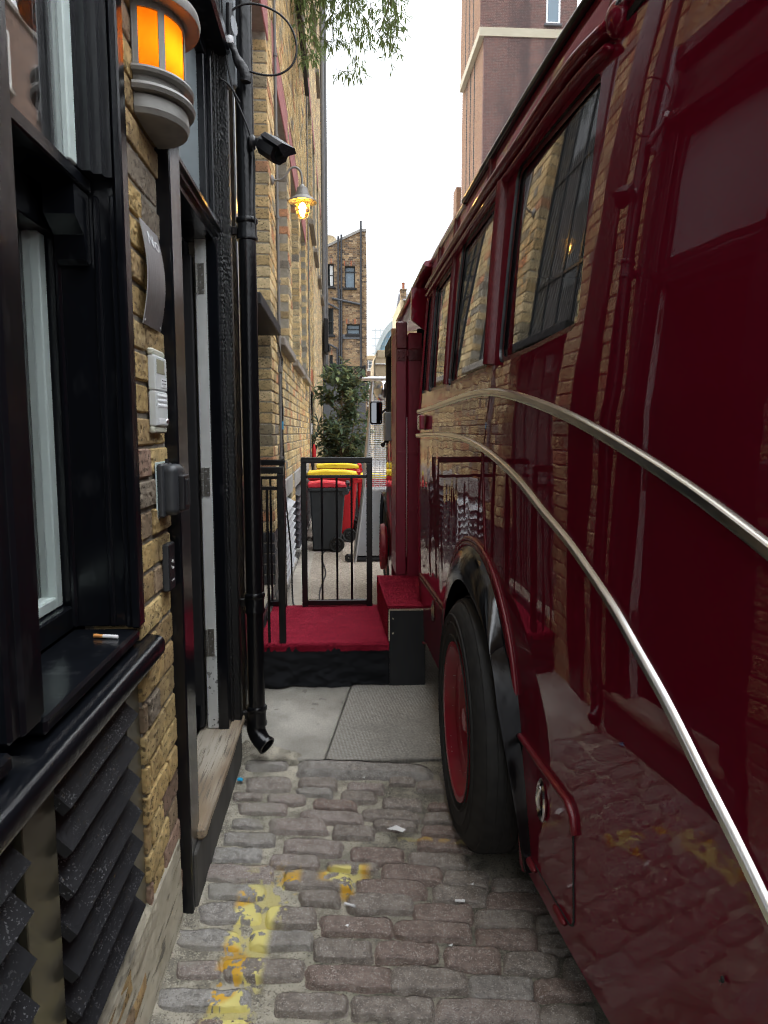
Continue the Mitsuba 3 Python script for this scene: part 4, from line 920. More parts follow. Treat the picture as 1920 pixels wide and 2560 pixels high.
for k in range(26):
    o = np.array([-.46, 7.0 + r2.uniform(0, 2.2), 6.47])
    end = np.array([r2.uniform(-.45, .35), o[1] + r2.uniform(-.9, .3), 0]); h = r2.uniform(.15, .5)
    if k == 0:
        end = np.array([.52, 7.9, 0]); h = .28
    if k == 1:
        end = np.array([.40, 7.8, 0]); h = .42
    if k == 2:
        end = np.array([.22, 8.0, 0]); h = .35
    if k in (3, 4, 5):
        end = np.array([.50 - .05 * (k - 3), 7.8 + .1 * (k - 3), 0]); h = .45 + .05 * (k - 3)
    ze = (6.47 - r2.uniform(.2, .9)) if k > 5 else (5.35, 5.5, 5.6, 5.5, 5.55, 5.65)[k]
    P = spline([o, o * .65 + end * .35 + [0, 0, 6.47 * .35 + h * .6], o * .3 + end * .7 + [0, 0, 6.47 * .7 + h * .35], end + [0, 0, ze]], 12)
    if k > 5:
        P[:, 0] = np.minimum(P[:, 0], .2)
    stems.append(tube(P, np.linspace(.007, .002, len(P)), 5))
    for i in range(8, len(P)):
        for _ in range(r2.integers(3, 6)):
            tw = r2.normal(size=3); tw[2] = -abs(tw[2]) * .7; tw /= np.linalg.norm(tw)
            o2 = P[i] + tw * r2.uniform(.02, .16)
            stems.append(tube([P[i], o2], .0012, 3, caps=False))
            for _ in range(r2.integers(2, 5)):
                d = r2.normal(size=3) * .6 + tw + np.array([.1, 0, -.6])
                leaves.append(leaf(o2, d, r2.uniform(.06, .12), r2.uniform(.0055, .009)))
part(bb, 'stem', join(stems), 'bark', True)
part(bb, 'leaves', join(leaves), 'bamboo_leaf', stuff=True)

# ------------------------------------------------------------------ the vintage coach on the right
def Xs(y, z):
    """The nearside body surface: a shallow plan curve, tumblehome above the waist, slight turn-under below."""
    y, z = np.asarray(y, float), np.asarray(z, float)
    x = .472 - .032 * (y - 3) + .009 * np.maximum(2.9 - np.maximum(y, -.6), 0) ** 3 + np.maximum(-.6 - y, 0) * .9
    a, b = np.maximum(z - 1.5, 0), np.maximum(1.1 - z, 0)
    return x + .05 * a + .03 * a * a + .03 * b * b


def drape(poly, off=0.0, h=0.04):
    """A sheet over a polygon in (y, z), lying on the coach side, off metres out from it."""
    key, V, F = {}, [], []

    def vid(y, z):
        k = (round(y, 5), round(z, 5))
        if k not in key:
            key[k] = len(V); V.append((k[0], k[1]))
        return key[k]
    for g in getattr(poly, 'geoms', [poly]):
        pp = shapely.prepared.prep(g)
        y0, z0, y1, z1 = g.bounds
        for i in range(math.floor(y0 / h), math.ceil(y1 / h)):
            for j in range(math.floor(z0 / h), math.ceil(z1 / h)):
                c = sbox(i * h, j * h, i * h + h, j * h + h)
                if pp.contains(c):
                    a, b, d, e = vid(i * h, j * h), vid(i * h + h, j * h), vid(i * h + h, j * h + h), vid(i * h, j * h + h)
                    F += [[a, d, b], [a, e, d]]
                elif pp.intersects(c):
                    q = g.intersection(c)
                    for pg in getattr(q, 'geoms', [q]):
                        if pg.geom_type != 'Polygon' or pg.area < 1e-8:
                            continue
                        vv, ff = trimesh.creation.triangulate_polygon(pg, engine='earcut')
                        ids = [vid(*p) for p in vv]
                        for t in ff:
                            t = [ids[k] for k in t]
                            if len(set(t)) == 3:
                                (ya, za), (yb, zb), (yc_, zc_) = V[t[0]], V[t[1]], V[t[2]]
                                F.append(t if (yb - ya) * (zc_ - za) - (zb - za) * (yc_ - ya) < 0 else t[::-1])
    V = np.array(V)
    return np.stack([Xs(V[:, 0], V[:, 1]) - off, V[:, 0], V[:, 1]], 1), np.array(F)


def skin(parent, name, mesh, bsdf, label=None):
    """A draped sheet with the normals of the body surface itself."""
    k = part(parent, name, mesh, bsdf, True, label)
    y, z = mesh[0][:, 1], mesh[0][:, 2]; e = 1e-4
    n = np.stack([-np.ones(len(y)), (Xs(y + e, z) - Xs(y - e, z)) / (2 * e), (Xs(y, z + e) - Xs(y, z - e)) / (2 * e)], 1)
    n /= np.linalg.norm(n, axis=1, keepdims=True)
    scene[k].update(filename=meshkit.write_ply(mesh, False, normals=n), face_normals=False)
    return k


def on_side(pts, off=0.0):
    p = np.asarray(pts, float)
    return np.stack([Xs(p[:, 0], p[:, 1]) - off, p[:, 0], p[:, 1]], 1)


def lip(ring, d0, d1):
    """A band from d0 to d1 metres inside the skin along a closed outline."""
    p = np.asarray(ring, float); n = len(p)
    a, b = on_side(p, -d0), on_side(p, -d1); j = np.arange(n - 1)
    return np.vstack([a, b]), np.vstack([np.stack([j, j + 1, j + 1 + n], 1), np.stack([j, j + 1 + n, j + n], 1)])


def dens(pts, step=.03, closed=False):
    ls = LineString(list(pts) + ([pts[0]] if closed else []))
    return np.array([ls.interpolate(t).coords[0] for t in np.linspace(0, ls.length, max(2, int(ls.length / step) + 1))])


ARCH_OUT = [(3.16, .25), (3.13, .45), (3.074, .68), (2.936, .89), (2.80, .985), (2.663, 1.025), (2.54, 1.035), (2.42, 1.022), (2.307, .986), (2.162, .89), (2.06, .761), (2.010, .578), (1.984, .343), (1.972, .165)]
ARCH_IN = [(2.96, .25), (2.925, .45), (2.87, .62), (2.76, .785), (2.66, .865), (2.56, .910), (2.46, .925), (2.36, .912), (2.24, .885), (2.12, .83), (2.02, .725), (1.96, .555), (1.905, .33), (1.885, .19)]
BODY = Polygon([(3.998, .285), (3.16, .265)] + ARCH_OUT[1:] + [(1.972, .163), (1.4, .160), (0.6, .20), (-.6, .36), (-1.4, .5), (-1.4, 2.30), (-.6, 2.36), (1.6, 2.455), (1.776, 2.455), (2.416, 2.44), (3.261, 2.412), (3.553, 2.397), (4.015, 2.377), (4.02, 1.6)])


def rpoly(pts, r):
    return Polygon(pts).buffer(-r, 8).buffer(r, 8)


PANES = [rpoly([(2.30, 1.668), (1.985, 1.672), (1.640, 1.690), (1.652, 2.262), (2.285, 2.262)], .045), rpoly([(3.180, 1.655), (2.445, 1.660), (2.490, 2.255), (3.110, 2.240)], .03),
         rpoly([(3.745, 1.660), (3.262, 1.655), (3.325, 2.215), (3.765, 2.195)], .03), rpoly([(3.985, 1.662), (3.815, 1.660), (3.83, 2.19), (3.99, 2.175)], .02),
         rpoly([(1.10, 1.72), (0.30, 1.74), (0.36, 2.25), (1.06, 2.25)], .06)]
PANES = PANES[:4]
body = BODY
for p in PANES:
    body = body.difference(p)
co = thing('vintage_coach', 'deep red vintage coach with polished sweeping mouldings parked along the right of the alley', 'coach')
skin(co, 'side_panel', drape(body.intersection(sbox(-2, 0, 9, 2.345)), 0.0), 'bus_red')
skin(co, 'cant_panel', drape(body.intersection(sbox(-2, 2.345, 9, 3)), 0.0), 'bus_red')
for p in PANES:
    ring = dens(list(p.exterior.coords), .02)
    w = part(co, 'window', lip(ring, 0.0, .030), 'fender_black', 40)
    skin(w, 'pane', drape(p.buffer(.01), -.014), 'bus_glass')
    part(w, 'frame', drape(p.buffer(.004).difference(p.buffer(-.018)), -.010), 'bus_bead', True)
# pillars stand a little proud between the panes
for (ya, yb, za, zb) in ((2.315, 2.430, 1.672, 2.262), (3.192, 3.252, 1.665, 2.23), (3.755, 3.806, 1.668, 2.20)):
    part(co, 'pillar', tube(on_side(dens([((ya + yb) / 2 - .012, za), ((ya + yb) / 2 + .025, zb)], .05), -.004), (yb - ya) * .34, 14, flat=.34, up=[0, 1, 0]), 'bus_bead', True)
# the hood rail over the windows, its ribs and the gutter
hood = [(1.60, 2.318), (1.70, 2.330), (1.753, 2.333), (2.156, 2.318), (2.6, 2.31), (3.102, 2.29), (3.6, 2.265), (4.0, 2.24)]
hs = spline([(0, *p) for p in hood], 8)[:, 1:]
part(co, 'window_hood', tube(on_side(hs, .004), np.interp(np.arange(len(hs)), [0, 4, len(hs) - 1], [.03, .036, .028]), 16, flat=.55, up=[0, 0, 1]), 'bus_red', True)
part(co, 'window_hood', tube(on_side(hs - [0, .043], .008), .017, 12, flat=.6, up=[0, 0, 1]), 'bus_red', True)
part(co, 'hood_scroll', sphere(on_side([(1.585, 2.325)], .006)[0], .036, 3, (.7, 1, 1)), 'bus_red', True)
part(co, 'hood_screw', join([sphere(on_side([(y_, np.interp(y_, [p[0] for p in hood], [p[1] for p in hood]) - .024)], .026)[0], .0045, 1) for y_ in np.arange(1.7, 4.0, .16)]), 'bus_bead', stuff=True)
gut = [(-1.2, 2.34), (0.2, 2.42), (1.2, 2.462), (1.776, 2.469), (2.416, 2.452), (3.261, 2.424), (3.553, 2.409), (4.015, 2.389), (4.30, 2.365)]
gs = spline([(0, *p) for p in gut], 10)[:, 1:]
k0 = [i for i, p in enumerate(gs) if p[0] < 3.2]
part(co, 'gutter', tube(on_side(gs[:len(k0)], .006), .016, 12, flat=.8), 'fender_black', True)
part(co, 'gutter', tube(on_side(gs[len(k0) - 1:] - [0, .008], .002), .011, 12), 'aluminium', True)
for y_ in (1.62, 2.66, 3.30, 3.72):
    zb_ = np.interp(y_, [p[0] for p in hood], [p[1] for p in hood]); zt_ = np.interp(y_, [p[0] for p in gut], [p[1] for p in gut])
    part(co, 'roof_strap', tube(on_side(dens([(y_, zb_ + .02), (y_ + .01, zt_)], .03), .0), .014, 10, flat=.4, up=[0, 1, 0]), 'bus_bead', True)
# rear rain strip above the rear quarter
part(co, 'rain_strip', tube(on_side(spline([(0, 1.58, 2.335), (0, 1.45, 2.365), (0, 1.2, 2.41), (0, .8, 2.44), (0, 0, 2.42)], 8)[:, 1:], .012), .014, 12, flat=.7), 'chrome', True)
# roof and far side
rv, rf = [], []
ys = np.linspace(-1.4, 6.4, 60)
for y_ in ys:
    zg = np.interp(y_, [p[0] for p in gut] + [6.4], [p[1] for p in gut] + [2.20]) - .004
    x0 = float(Xs(y_, zg)); x1 = 3.0 - .032 * (y_ - 3)
    for t in np.linspace(0, math.pi, 17):
        rv.append([(x0 + x1) / 2 - (x1 - x0) / 2 * math.copysign(abs(math.cos(t)) ** .8, math.cos(t)), y_, zg + .22 * math.sin(t) ** .75])
idx = np.arange(len(ys) * 17).reshape(len(ys), 17)
q = np.stack([idx[:-1, :-1], idx[:-1, 1:], idx[1:, 1:], idx[1:, :-1]], -1).reshape(-1, 4)
part(co, 'roof', (np.array(rv), np.vstack([q[:, :3], q[:, [0, 2, 3]]])), 'bus_red', True)
part(co, 'far_side', box(2.75, 2.8, -1.4, 6.4, .28, 2.3), 'bus_red')
part(co, 'cabin', join([box(.66, 2.74, -1.38, 4.0, .93, .97), box(.62, 2.74, -1.40, -1.34, .36, 2.3), box(2.70, 2.745, -1.38, 6.3, .97, 2.25), box(.60, 2.74, 3.985, 4.0, .3, .93), box(.56, 2.74, 3.98, 3.99, .95, 2.3)]), 'cabin_dark')
part(co, 'ceiling', box(.60, 2.74, -1.34, 3.98, 2.30, 2.32), 'cabin_dark')
for y_ in (1.5, 2.25, 3.0, 3.7):
    sb = part(co, 'seat', cbox(.95, 1.85, y_, y_ + .45, .97, 1.36, .05), 'cabin_dark')
    part(sb, 'seat_back', cbox(.95, 1.85, y_ - .12, y_ - .005, .97, 1.70, .05), 'cabin_dark')
part(co, 'underside', join([box(.95, 2.7, -1.3, 6.3, .36, .40), box(.80, .84, -1.2, 1.95, .2, .9), box(.80, .84, 3.1, 3.98, .2, .9)]), 'dull_black')
# mouldings
UPPER = [(4.054, 1.566), (3.60, 1.572), (3.235, 1.580), (2.90, 1.588), (2.60, 1.590), (2.396, 1.585), (2.123, 1.562), (1.871, 1.527), (1.625, 1.483), (1.383, 1.425), (1.22, 1.379), (1.092, 1.337), (.96, 1.287), (.6, 1.13), (.1, .87), (-.4, .55)]
LOWER = [(4.072, 1.432), (3.60, 1.440), (3.206, 1.439), (2.95, 1.434), (2.72, 1.423), (2.428, 1.393), (2.17, 1.35), (1.964, 1.3), (1.796, 1.246), (1.62, 1.192), (1.489, 1.140), (1.38, 1.090), (1.294, 1.040), (1.203, .986), (1.13, .935), (1.065, .885), (1.007, .842), (.94, .788), (.7, .56), (.5, .36)]


def moulding(pts, w, hgt):
    s = spline([(0, *p) for p in pts], 8)[:, 1:]
    t = np.gradient(s, axis=0); t /= np.linalg.norm(t, axis=1, keepdims=True); nrm = np.stack([-t[:, 1], t[:, 0]], 1)
    nrm *= np.sign(nrm[:, 1:2])
    prof = [(-w, 0), (-w * .95, hgt * .55), (-w * .55, hgt * .62), (-w * .35, hgt), (w * .6, hgt), (w * .9, hgt * .6), (w, 0)]
    V = np.concatenate([on_side(s + nrm * a, b - .001)[None] for a, b in prof]); m, n = len(prof), len(s)
    idx = np.arange(m * n).reshape(m, n)
    q = np.stack([idx[:-1, :-1], idx[:-1, 1:], idx[1:, 1:], idx[1:, :-1]], -1).reshape(-1, 4)
    return (V.reshape(-1, 3), np.vstack([q[:, :3], q[:, [0, 2, 3]]])), s, nrm


for pts, nm, w in ((UPPER, 'upper polished waist moulding', .0135), (LOWER, 'lower polished waist moulding', .0125)):
    m, s, nrm = moulding(pts, w, .013)
    k = part(co, 'moulding', m, 'aluminium', 35, label=nm)
    ls = LineString(s)
    sc = []
    for t in np.arange(.03, ls.length, .105):
        y_, z_ = ls.interpolate(t).coords[0]
        i = np.argmin(np.abs(s[:, 0] - y_))
        c = on_side([(y_ - nrm[i, 0] * w * .45, z_ - nrm[i, 1] * w * .45)], .0075)[0]
        sc.append(sphere(c, .0032, 1, (.6, 1, 1)))
    part(k, 'screw', join(sc), 'steel', True, stuff=True)
# wheel arch: beadings, flared black wing, inner well
ao = spline([(0, *p) for p in ARCH_OUT], 8)[:, 1:]; ai = spline([(0, *p) for p in ARCH_IN], 8)[:, 1:]
cen = np.array([2.5, .42])
for k, d in enumerate((.022, .004)):
    dd_ = ao - cen; dd_ /= np.linalg.norm(dd_, axis=1, keepdims=True)
    part(co, 'arch_beading', tube(on_side(ao + dd_ * d, .004), .0095, 12), 'bus_bead', True)
L_ = []
for t in np.linspace(0, 1, 9):
    p = ao * (1 - t) + ai * t
    off = .004 + .062 * math.sin(t * math.pi * .5) ** .75
    fz = .25 + .75 * np.clip((p[:, 1] - .15) / .5, 0, 1)
    L_.append(on_side(p, off * fz))
L_.append(on_side(ai, .055 * (.25 + .75 * np.clip((ai[:, 1] - .15) / .5, 0, 1)))); L_.append(on_side(ai + (ao - ai) * .04, -.0)); L_.append(on_side(ai + (ao - ai) * .05, -.10)); L_.append(on_side(ai + (ao - ai) * .2, -.30))
V = np.concatenate(L_); n = len(ao); m = len(L_)
idx = np.arange(n * m).reshape(m, n)
q = np.stack([idx[:-1, :-1], idx[:-1, 1:], idx[1:, 1:], idx[1:, :-1]], -1).reshape(-1, 4)
part(co, 'wing', (V, np.vstack([q[:, :3], q[:, [0, 2, 3]]])), 'fender_black', 50, label='flared glossy black rear wing')
wy, wz = 2.43, .425
tyre = [(.270, .075), (.279, .020), (.300, .008), (.34, .000), (.385, .004), (.412, .022), (.420, .034), (.428, .034), (.436, .055), (.437, .13), (.428, .165), (.40, .18), (.30, .18)]
wl = part(co, 'wheel', lathe([(.045, .045), (.055, .05), (.06, .11), (.12, .115), (.165, .105), (.195, .055), (.235, .045), (.247, .022), (.258, .006), (.270, .003), (.276, .004), (.277, .02), (.268, .075)], [.395, wy, wz], [1, 0, 0], 56), 'wheel_red', 35)
part(wl, 'hub', lathe([(0, .0), (.04, .002), (.052, .02), (.056, .06)], [.43, wy, wz], [1, 0, 0], 28), 'wheel_red', 35)
part(wl, 'nut', join([lathe([(0, -.016), (.011, -.014), (.012, 0)], [.515, wy + .105 * math.cos(a), wz + .105 * math.sin(a)], [1, 0, 0], 6) for a in np.linspace(0, 2 * math.pi, 9)[:-1]]), 'wheel_red', stuff=True)
tv, tf = lathe(tyre, [.395, wy, wz], [1, 0, 0], 96)
tv = tv.copy(); tv[:, 2] = np.maximum(tv[:, 2], .006)
part(wl, 'tyre', (tv, tf), 'rubber', 40)
part(wl, 'sidewall_rib', join([lathe([(r_, .002), (r_ + .002, -.003), (r_ + .005, .002)], [.395 + (.003 if r_ < .3 else 0), wy, wz], [1, 0, 0], 64) for r_ in (.30, .345, .375)]), 'rubber', 40)
for k in range(4):
    part(wl, 'tread_rib', lathe([(.434, -.011), (.441, -.009), (.441, .009), (.434, .011)], [.47 + .028 * k, wy, wz + .004], [1, 0, 0], 72, -2.6, 2.6, ref=[0, 0, 1]), 'rubber', 40)
# locker door with its beading, hinges and flush handle
LK = [(1.955, .555), (1.60, .548), (1.572, .52), (1.578, .255), (1.60, .238), (1.945, .232)]
ld = skin(co, 'locker_door', drape(rpoly(LK, .03), .002), 'bus_red', label='luggage locker door behind the rear wheel')
lr = dens(list(rpoly(LK, .03).exterior.coords), .015)
part(ld, 'gap', tube(on_side(lr, .0015), .003, 6), 'dull_black', True)
part(ld, 'top_beading', join([tube(on_side(dens([(1.965, .568), (1.60, .562), (1.572, .545), (1.562, .50)], .02), .006 - .003 * k), .009, 10) for k in (0, 1)]), 'bus_bead', True)
for (y_, z_) in ((1.872, .226), (1.655, .226)):
    part(ld, 'hinge', tube(on_side([(y_ - .035, z_ + .001), (y_ - .02, z_), (y_ + .02, z_), (y_ + .035, z_ + .001)], .008), [.006, .011, .011, .006], 10), 'bus_bead', True)
hc = on_side([(1.778, .47)], .003)[0]
ov = [lathe([(.046, 0), (.058, 0), (.060, .004), (.052, .009), (.044, .004)], hc, [-1, 0, 0], 32), lathe([(0, -.004), (.046, 0.001)], hc, [-1, 0, 0], 32)]


def oval(m, c, k=.62):
    v = np.array(m[0]); v[:, 1] = c[1] + (v[:, 1] - c[1]) * k; return v, m[1]


part(ld, 'handle_ring', oval(ov[0], hc), 'chrome', 40)
part(ld, 'handle_cup', oval(ov[1], hc), 'fender_black', True)
part(ld, 'handle_grip', tube(spline([hc + [-.004, 0, .040], hc + [-.009, .003, .02], hc + [-.010, .004, -.002], hc + [-.004, .002, -.026]], 6), np.r_[.004, np.full(17, .0085), .004], 10), 'chrome', True)
hc2 = on_side([(3.511, .55)], .002)[0]
part(co, 'side_marker', join([oval(lathe([(.040, 0), (.052, 0), (.054, .004), (.046, .008), (.038, .004)], hc2, [-1, 0, 0], 28), hc2, .7), oval(lathe([(0, .006), (.04, .001)], hc2, [-1, 0, 0], 28), hc2, .7)]), 'chrome', 40, label='oval chrome filler cover ahead of the rear wheel')
# panel seam, skirt strip, lamp between the mouldings
part(co, 'panel_seam', tube(on_side(dens([(2.452, 1.395), (2.44, 1.30), (2.405, 1.12), (2.385, 1.045)], .03), .001), .0045, 8), 'bus_bead', True)
part(co, 'skirt_strip', join([tube(on_side(dens([(3.975, .648), (3.15, .648)], .05), .003), .006, 8), tube(on_side(dens([(3.975, .624), (3.15, .624)], .05), .003), .006, 8)]), 'bus_bead', True)
part(co, 'marker_lamp', join([cbox(.417, .436, 3.84, 3.90, 1.462, 1.545, .004)]), 'chrome', label='chrome edged marker lamp between the mouldings')
part(co, 'marker_lens', cbox(.415, .440, 3.76, 3.835, 1.466, 1.541, .005), 'door_red')
part(co, 'rear_step_edge', tube(on_side(dens([(3.998, .30), (4.0, 1.0), (4.018, 1.6), (4.018, 2.30)], .05), .0), .008, 8), 'bus_red', True)
# entrance: folded door leaves and their brackets
for (x0, x1, yy, nm) in ((.368, .437, 4.78, 'left folded door leaf'), (.444, .535, 4.74, 'right folded door leaf')):
    d_ = part(co, 'door_leaf', cbox(x0, x1, yy, yy + .42, .475, 2.12 if x0 < .4 else 2.10, .006), 'door_red', label=nm)
    part(d_, 'hinge_plate', cbox(x0 - .001, x1 + .001, yy - .006, yy + .02, 1.92, 2.0, .003), 'bus_bead')
    part(d_, 'mid_hinge', cbox(x0 + .002, x1 - .002, yy - .005, yy + .02, 1.305, 1.325, .002), 'door_red')
part(co, 'door_bracket', join([cbox(.366, .438, 4.765, 4.80, 2.0, 2.175, .006), cbox(.432, .475, 4.77, 4.79, 1.95, 1.99, .003)]), 'bus_bead')
part(co, 'door_rail', tube([[.4405, 4.79, .6], [.4405, 4.79, 1.55]], .006, 8), 'chrome', True)
part(co, 'door_bolt', join([sphere([.385 + .03 * i, 4.763, 1.945 + .035 * j], .006, 1) for i in (0, 1) for j in (0, 1)]), 'bus_bead', stuff=True)
part(co, 'entrance_header', join([tube(on_side(dens([(4.0, 2.37), (5.3, 2.26)], .1), .0), .05, 10, flat=.4, up=[0, 0, 1]), extr(Polygon([(.42, 2.30), (.42, 2.12), (.50, 2.06), (.54, 2.06), (.54, 2.30)]), 'xz', 4.30, 4.34)]), 'bus_red', 40)
part(co, 'entrance_step', box(.56, 1.6, 4.02, 5.2, .40, .44), 'carpet')
part(co, 'bulkhead', join([box(.56, 2.7, 5.25, 5.3, .3, 2.2)]), 'cabin_dark')
# front nearside: dash panel, cab window with wooden cappings, wing and wheel
FR = Polygon([(5.24, .22), (5.95, .22), (5.98, .6), (5.98, 1.40), (5.24, 1.40)])
skin(co, 'front_panel', drape(FR, .0), 'bus_red')
part(co, 'front_return', join([box(.37, .62, 5.235, 5.25, .22, 1.40)]), 'bus_red')
part(co, 'cab_window', drape(Polygon([(5.35, 1.62), (5.95, 1.62), (5.95, 2.08), (5.35, 2.12)]), .0), 'pane_dark', True)
part(co, 'cab_post', join([cbox(.37, .41, 5.24, 5.30, 1.40, 2.20, .004)]), 'varnished_wood', label='varnished wooden cab door post')
part(co, 'cab_frame', join([cbox(.372, .42, 5.90, 5.98, 1.40, 2.13, .006), cbox(.365, .42, 5.30, 5.98, 2.06, 2.16, .01)]), 'dull_black')
part(co, 'cab_box', cbox(.335, .43, 5.42, 5.70, 1.385, 1.605, .008), 'grey_blue_board', label='grey sheet metal cab side panel')
part(co, 'cab_latch', tube([[.325, 5.5, 1.51], [.345, 5.5, 1.515], [.39, 5.48, 1.512]], .007, 8), 'chrome', True)
part(co, 'cab_handle', tube(spline([[.37, 5.6, 1.37], [.335, 5.6, 1.36], [.33, 5.6, 1.345], [.315, 5.6, 1.365]], 4), .010, 8), 'dull_black', True)
fw_ = part(co, 'front_wheel', lathe([(.05, .06), (.2, .07), (.25, .01), (.268, .01), (.275, .05)], [.39, 6.35, .425], [1, 0, 0], 40), 'wheel_red', 35)
part(fw_, 'tyre', lathe(tyre, [.385, 6.35, .43], [1, 0, 0], 48), 'rubber', 40)
part(co, 'front_wing', lathe([(.45, .0), (.50, -.02), (.52, .02), (.52, .25)], [.385, 6.35, .42], [1, 0, 0], 24, 0.0, math.pi, ref=[0, 1, 0]), 'fender_black', 40)
part(co, 'wheel_disc_rim', lathe([(.16, .0), (.185, -.02), (.19, .01), (.16, .03)], [.335, 5.75, .52], [1, 0, 0.0], 32), 'wheel_red', 40, label='dark red hub rim in front of the entrance')
hd = part(co, 'headlamp', lathe([(0, .0), (.05, .01), (.075, .06), (.085, .13), (.088, .15), (0, .16)], [.35, 5.95, 1.80], [0.1, 1, 0], 24), 'chrome', True, label='chrome lamp on the nearside')
mr = part(co, 'mirror', mtm(rounded(.226, .322, 5.60, 5.635, 1.512, 1.692, .017)), 'dull_black', 40, label='black rectangular nearside mirror')
part(mr, 'glass', extr(rpoly([(.237, 1.523), (.311, 1.523), (.311, 1.681), (.237, 1.681)], .012), 'xz', 5.5985, 5.5995), 'mirror_glass')
part(mr, 'arm', tube([[.318, 5.62, 1.60], [.345, 5.62, 1.625], [.36, 5.65, 1.632]], .008, 8), 'dull_black', True)

# ------------------------------------------------------------------ platform, step and railings at the coach entrance
pf = thing('carpeted_platform', 'low wooden platform under red carpet with a black cloth skirt, before the coach entrance', 'platform')
PFR = Polygon([(-.47, 3.93), (-.1, 3.915), (.262, 3.925), (.262, 4.83), (-.47, 4.83)])
part(pf, 'deck', extr(PFR.buffer(-.012), 'xy', .10, .245), 'board_black')
gx, gy = np.meshgrid(np.linspace(-.472, .262, 75), np.linspace(3.905, 4.835, 93), indexing='ij')
ed = np.minimum(np.minimum(gy - 3.905, 4.835 - gy), .03) / .03
cz = .252 + .016 * np.sqrt(np.clip(ed, 0, 1)) + .005 * (meshkit.fbm(np.stack([gx * 7, gy * 7, gx * 0], -1), 3, 5) - .5) + .004 * (meshkit.noise(np.stack([gx * 90, gy * 90, gx * 0], -1), 8) - .5)
gyy = gy + np.where(gy < 3.92, .010 * (meshkit.noise(np.stack([gx * 60, gx * 0, gx * 0], -1), 3) - .5) - .006 * np.sin(gx * 4), 0)
idx = np.arange(gx.size).reshape(gx.shape)
q = np.stack([idx[:-1, :-1], idx[1:, :-1], idx[1:, 1:], idx[:-1, 1:]], -1).reshape(-1, 4)
top = np.stack([gx, gyy, cz], -1).reshape(-1, 3)
low = top[idx[:, 0]] - [0, -.004, .03]
fr_ = np.arange(75 - 1)
part(pf, 'carpet', (np.vstack([top, low]), np.vstack([q[:, :3], q[:, [0, 2, 3]], np.stack([idx[:-1, 0], len(top) + fr_, len(top) + fr_ + 1], 1), np.stack([idx[:-1, 0], len(top) + fr_ + 1, idx[1:, 0]], 1)])), 'carpet', True)
u, w = np.meshgrid(np.linspace(0, 1, 120), np.linspace(0, 1, 30), indexing='ij')
xx = -.475 + u * .735
fold = meshkit.fbm(np.stack([u * 7 + w * 3.2, w * 2.0 - u * 2, u * 0], -1), 4, 9) - .5
fold2 = np.abs(meshkit.fbm(np.stack([u * 5 - w * 4, w * 3 + u * 3, u * 0 + 4], -1), 3, 2) - .5)
yy = 3.918 - .004 + (fold * .060 - fold2 * .05 + .012) * w ** .6 * (1 - .5 * (u > .97)) - .03 * w * (1 - u) * .4
zz_ = .248 * (1 - w) + (.016 + .035 * (meshkit.noise(np.stack([u * 4, u * 0, u * 0], -1), 6) - .35) * (1 - np.exp(-((u - .75) / .3) ** 2))) * w
zz_ = np.maximum(zz_, .014)
idx = np.arange(u.size).reshape(u.shape)
q = np.stack([idx[:-1, :-1], idx[1:, :-1], idx[1:, 1:], idx[:-1, 1:]], -1).reshape(-1, 4)
part(pf, 'skirt', (np.stack([xx, yy, zz_], -1).reshape(-1, 3), np.vstack([q[:, :3], q[:, [0, 2, 3]]])), 'black_cloth', True, label='creased black cloth skirt')
rp = np.random.default_rng(21)


def pile(x0, x1, y0, y1, z, n_, lean=.6):
    p = np.stack([rp.uniform(x0, x1, n_), rp.uniform(y0, y1, n_), np.full(n_, z)], 1)
    d = rp.normal(size=(n_, 3)); d[:, 2] = abs(d[:, 2]) * .8 + lean; d /= np.linalg.norm(d, axis=1, keepdims=True)
    w_ = np.cross(d, rp.normal(size=(n_, 3))); w_ /= np.linalg.norm(w_, axis=1, keepdims=True)
    L = rp.uniform(.006, .012, (n_, 1))
    v = np.concatenate([p - w_ * .0013, p + w_ * .0013, p + d * L], 1).reshape(-1, 3)
    return v, np.arange(3 * n_).reshape(-1, 3)


part(pf, 'pile', join([pile(-.47, .26, 3.91, 4.82, .262, 26000), pile(-.47, .26, 3.895, 3.925, .255, 2600, -.2)]), 'carpet', stuff=True)
st = thing('carpeted_step', 'upper step box with red carpet top and black front panel, against the coach', 'step')
part(st, 'front_panel', cbox(.268, .471, 3.912, 3.928, .012, .448, .002), 'board_black')
part(st, 'side_panel', cbox(.262, .2665, 3.915, 4.78, .012, .45, .001), 'board_black')
part(st, 'wood_edge', cbox(.262, .472, 3.909, 3.93, .449, .466, .002), 'raw_wood')
part(st, 'wood_edge', cbox(.2600, .2675, 3.906, 3.914, .275, .448, .001), 'raw_wood')
SC = Polygon([(.254, 3.905), (.472, 3.905), (.515, 4.74), (.236, 4.78)])
m = trimesh.Trimesh(*extr(SC.buffer(-.012).buffer(.012, 6), 'xy', .462, .478), process=False)
part(st, 'carpet', rough((np.array(m.vertices), np.array(m.faces)), 0.0, 1), 'carpet', 40)
part(st, 'pile', join([pile(.256, .47, 3.91, 4.74, .475, 9000), pile(.254, .472, 3.897, 3.91, .470, 900, -.2)]), 'carpet', stuff=True)
gx, gz2 = np.meshgrid(np.linspace(3.91, 4.77, 60), np.linspace(.262, .474, 16), indexing='ij')
x_side = .256 - .018 * (gx - 3.9) / .87 + .004 * (meshkit.noise(np.stack([gx * 60, gz2 * 60, gx * 0], -1), 4) - .5)
idx = np.arange(gx.size).reshape(gx.shape)
q = np.stack([idx[:-1, :-1], idx[1:, :-1], idx[1:, 1:], idx[:-1, 1:]], -1).reshape(-1, 4)
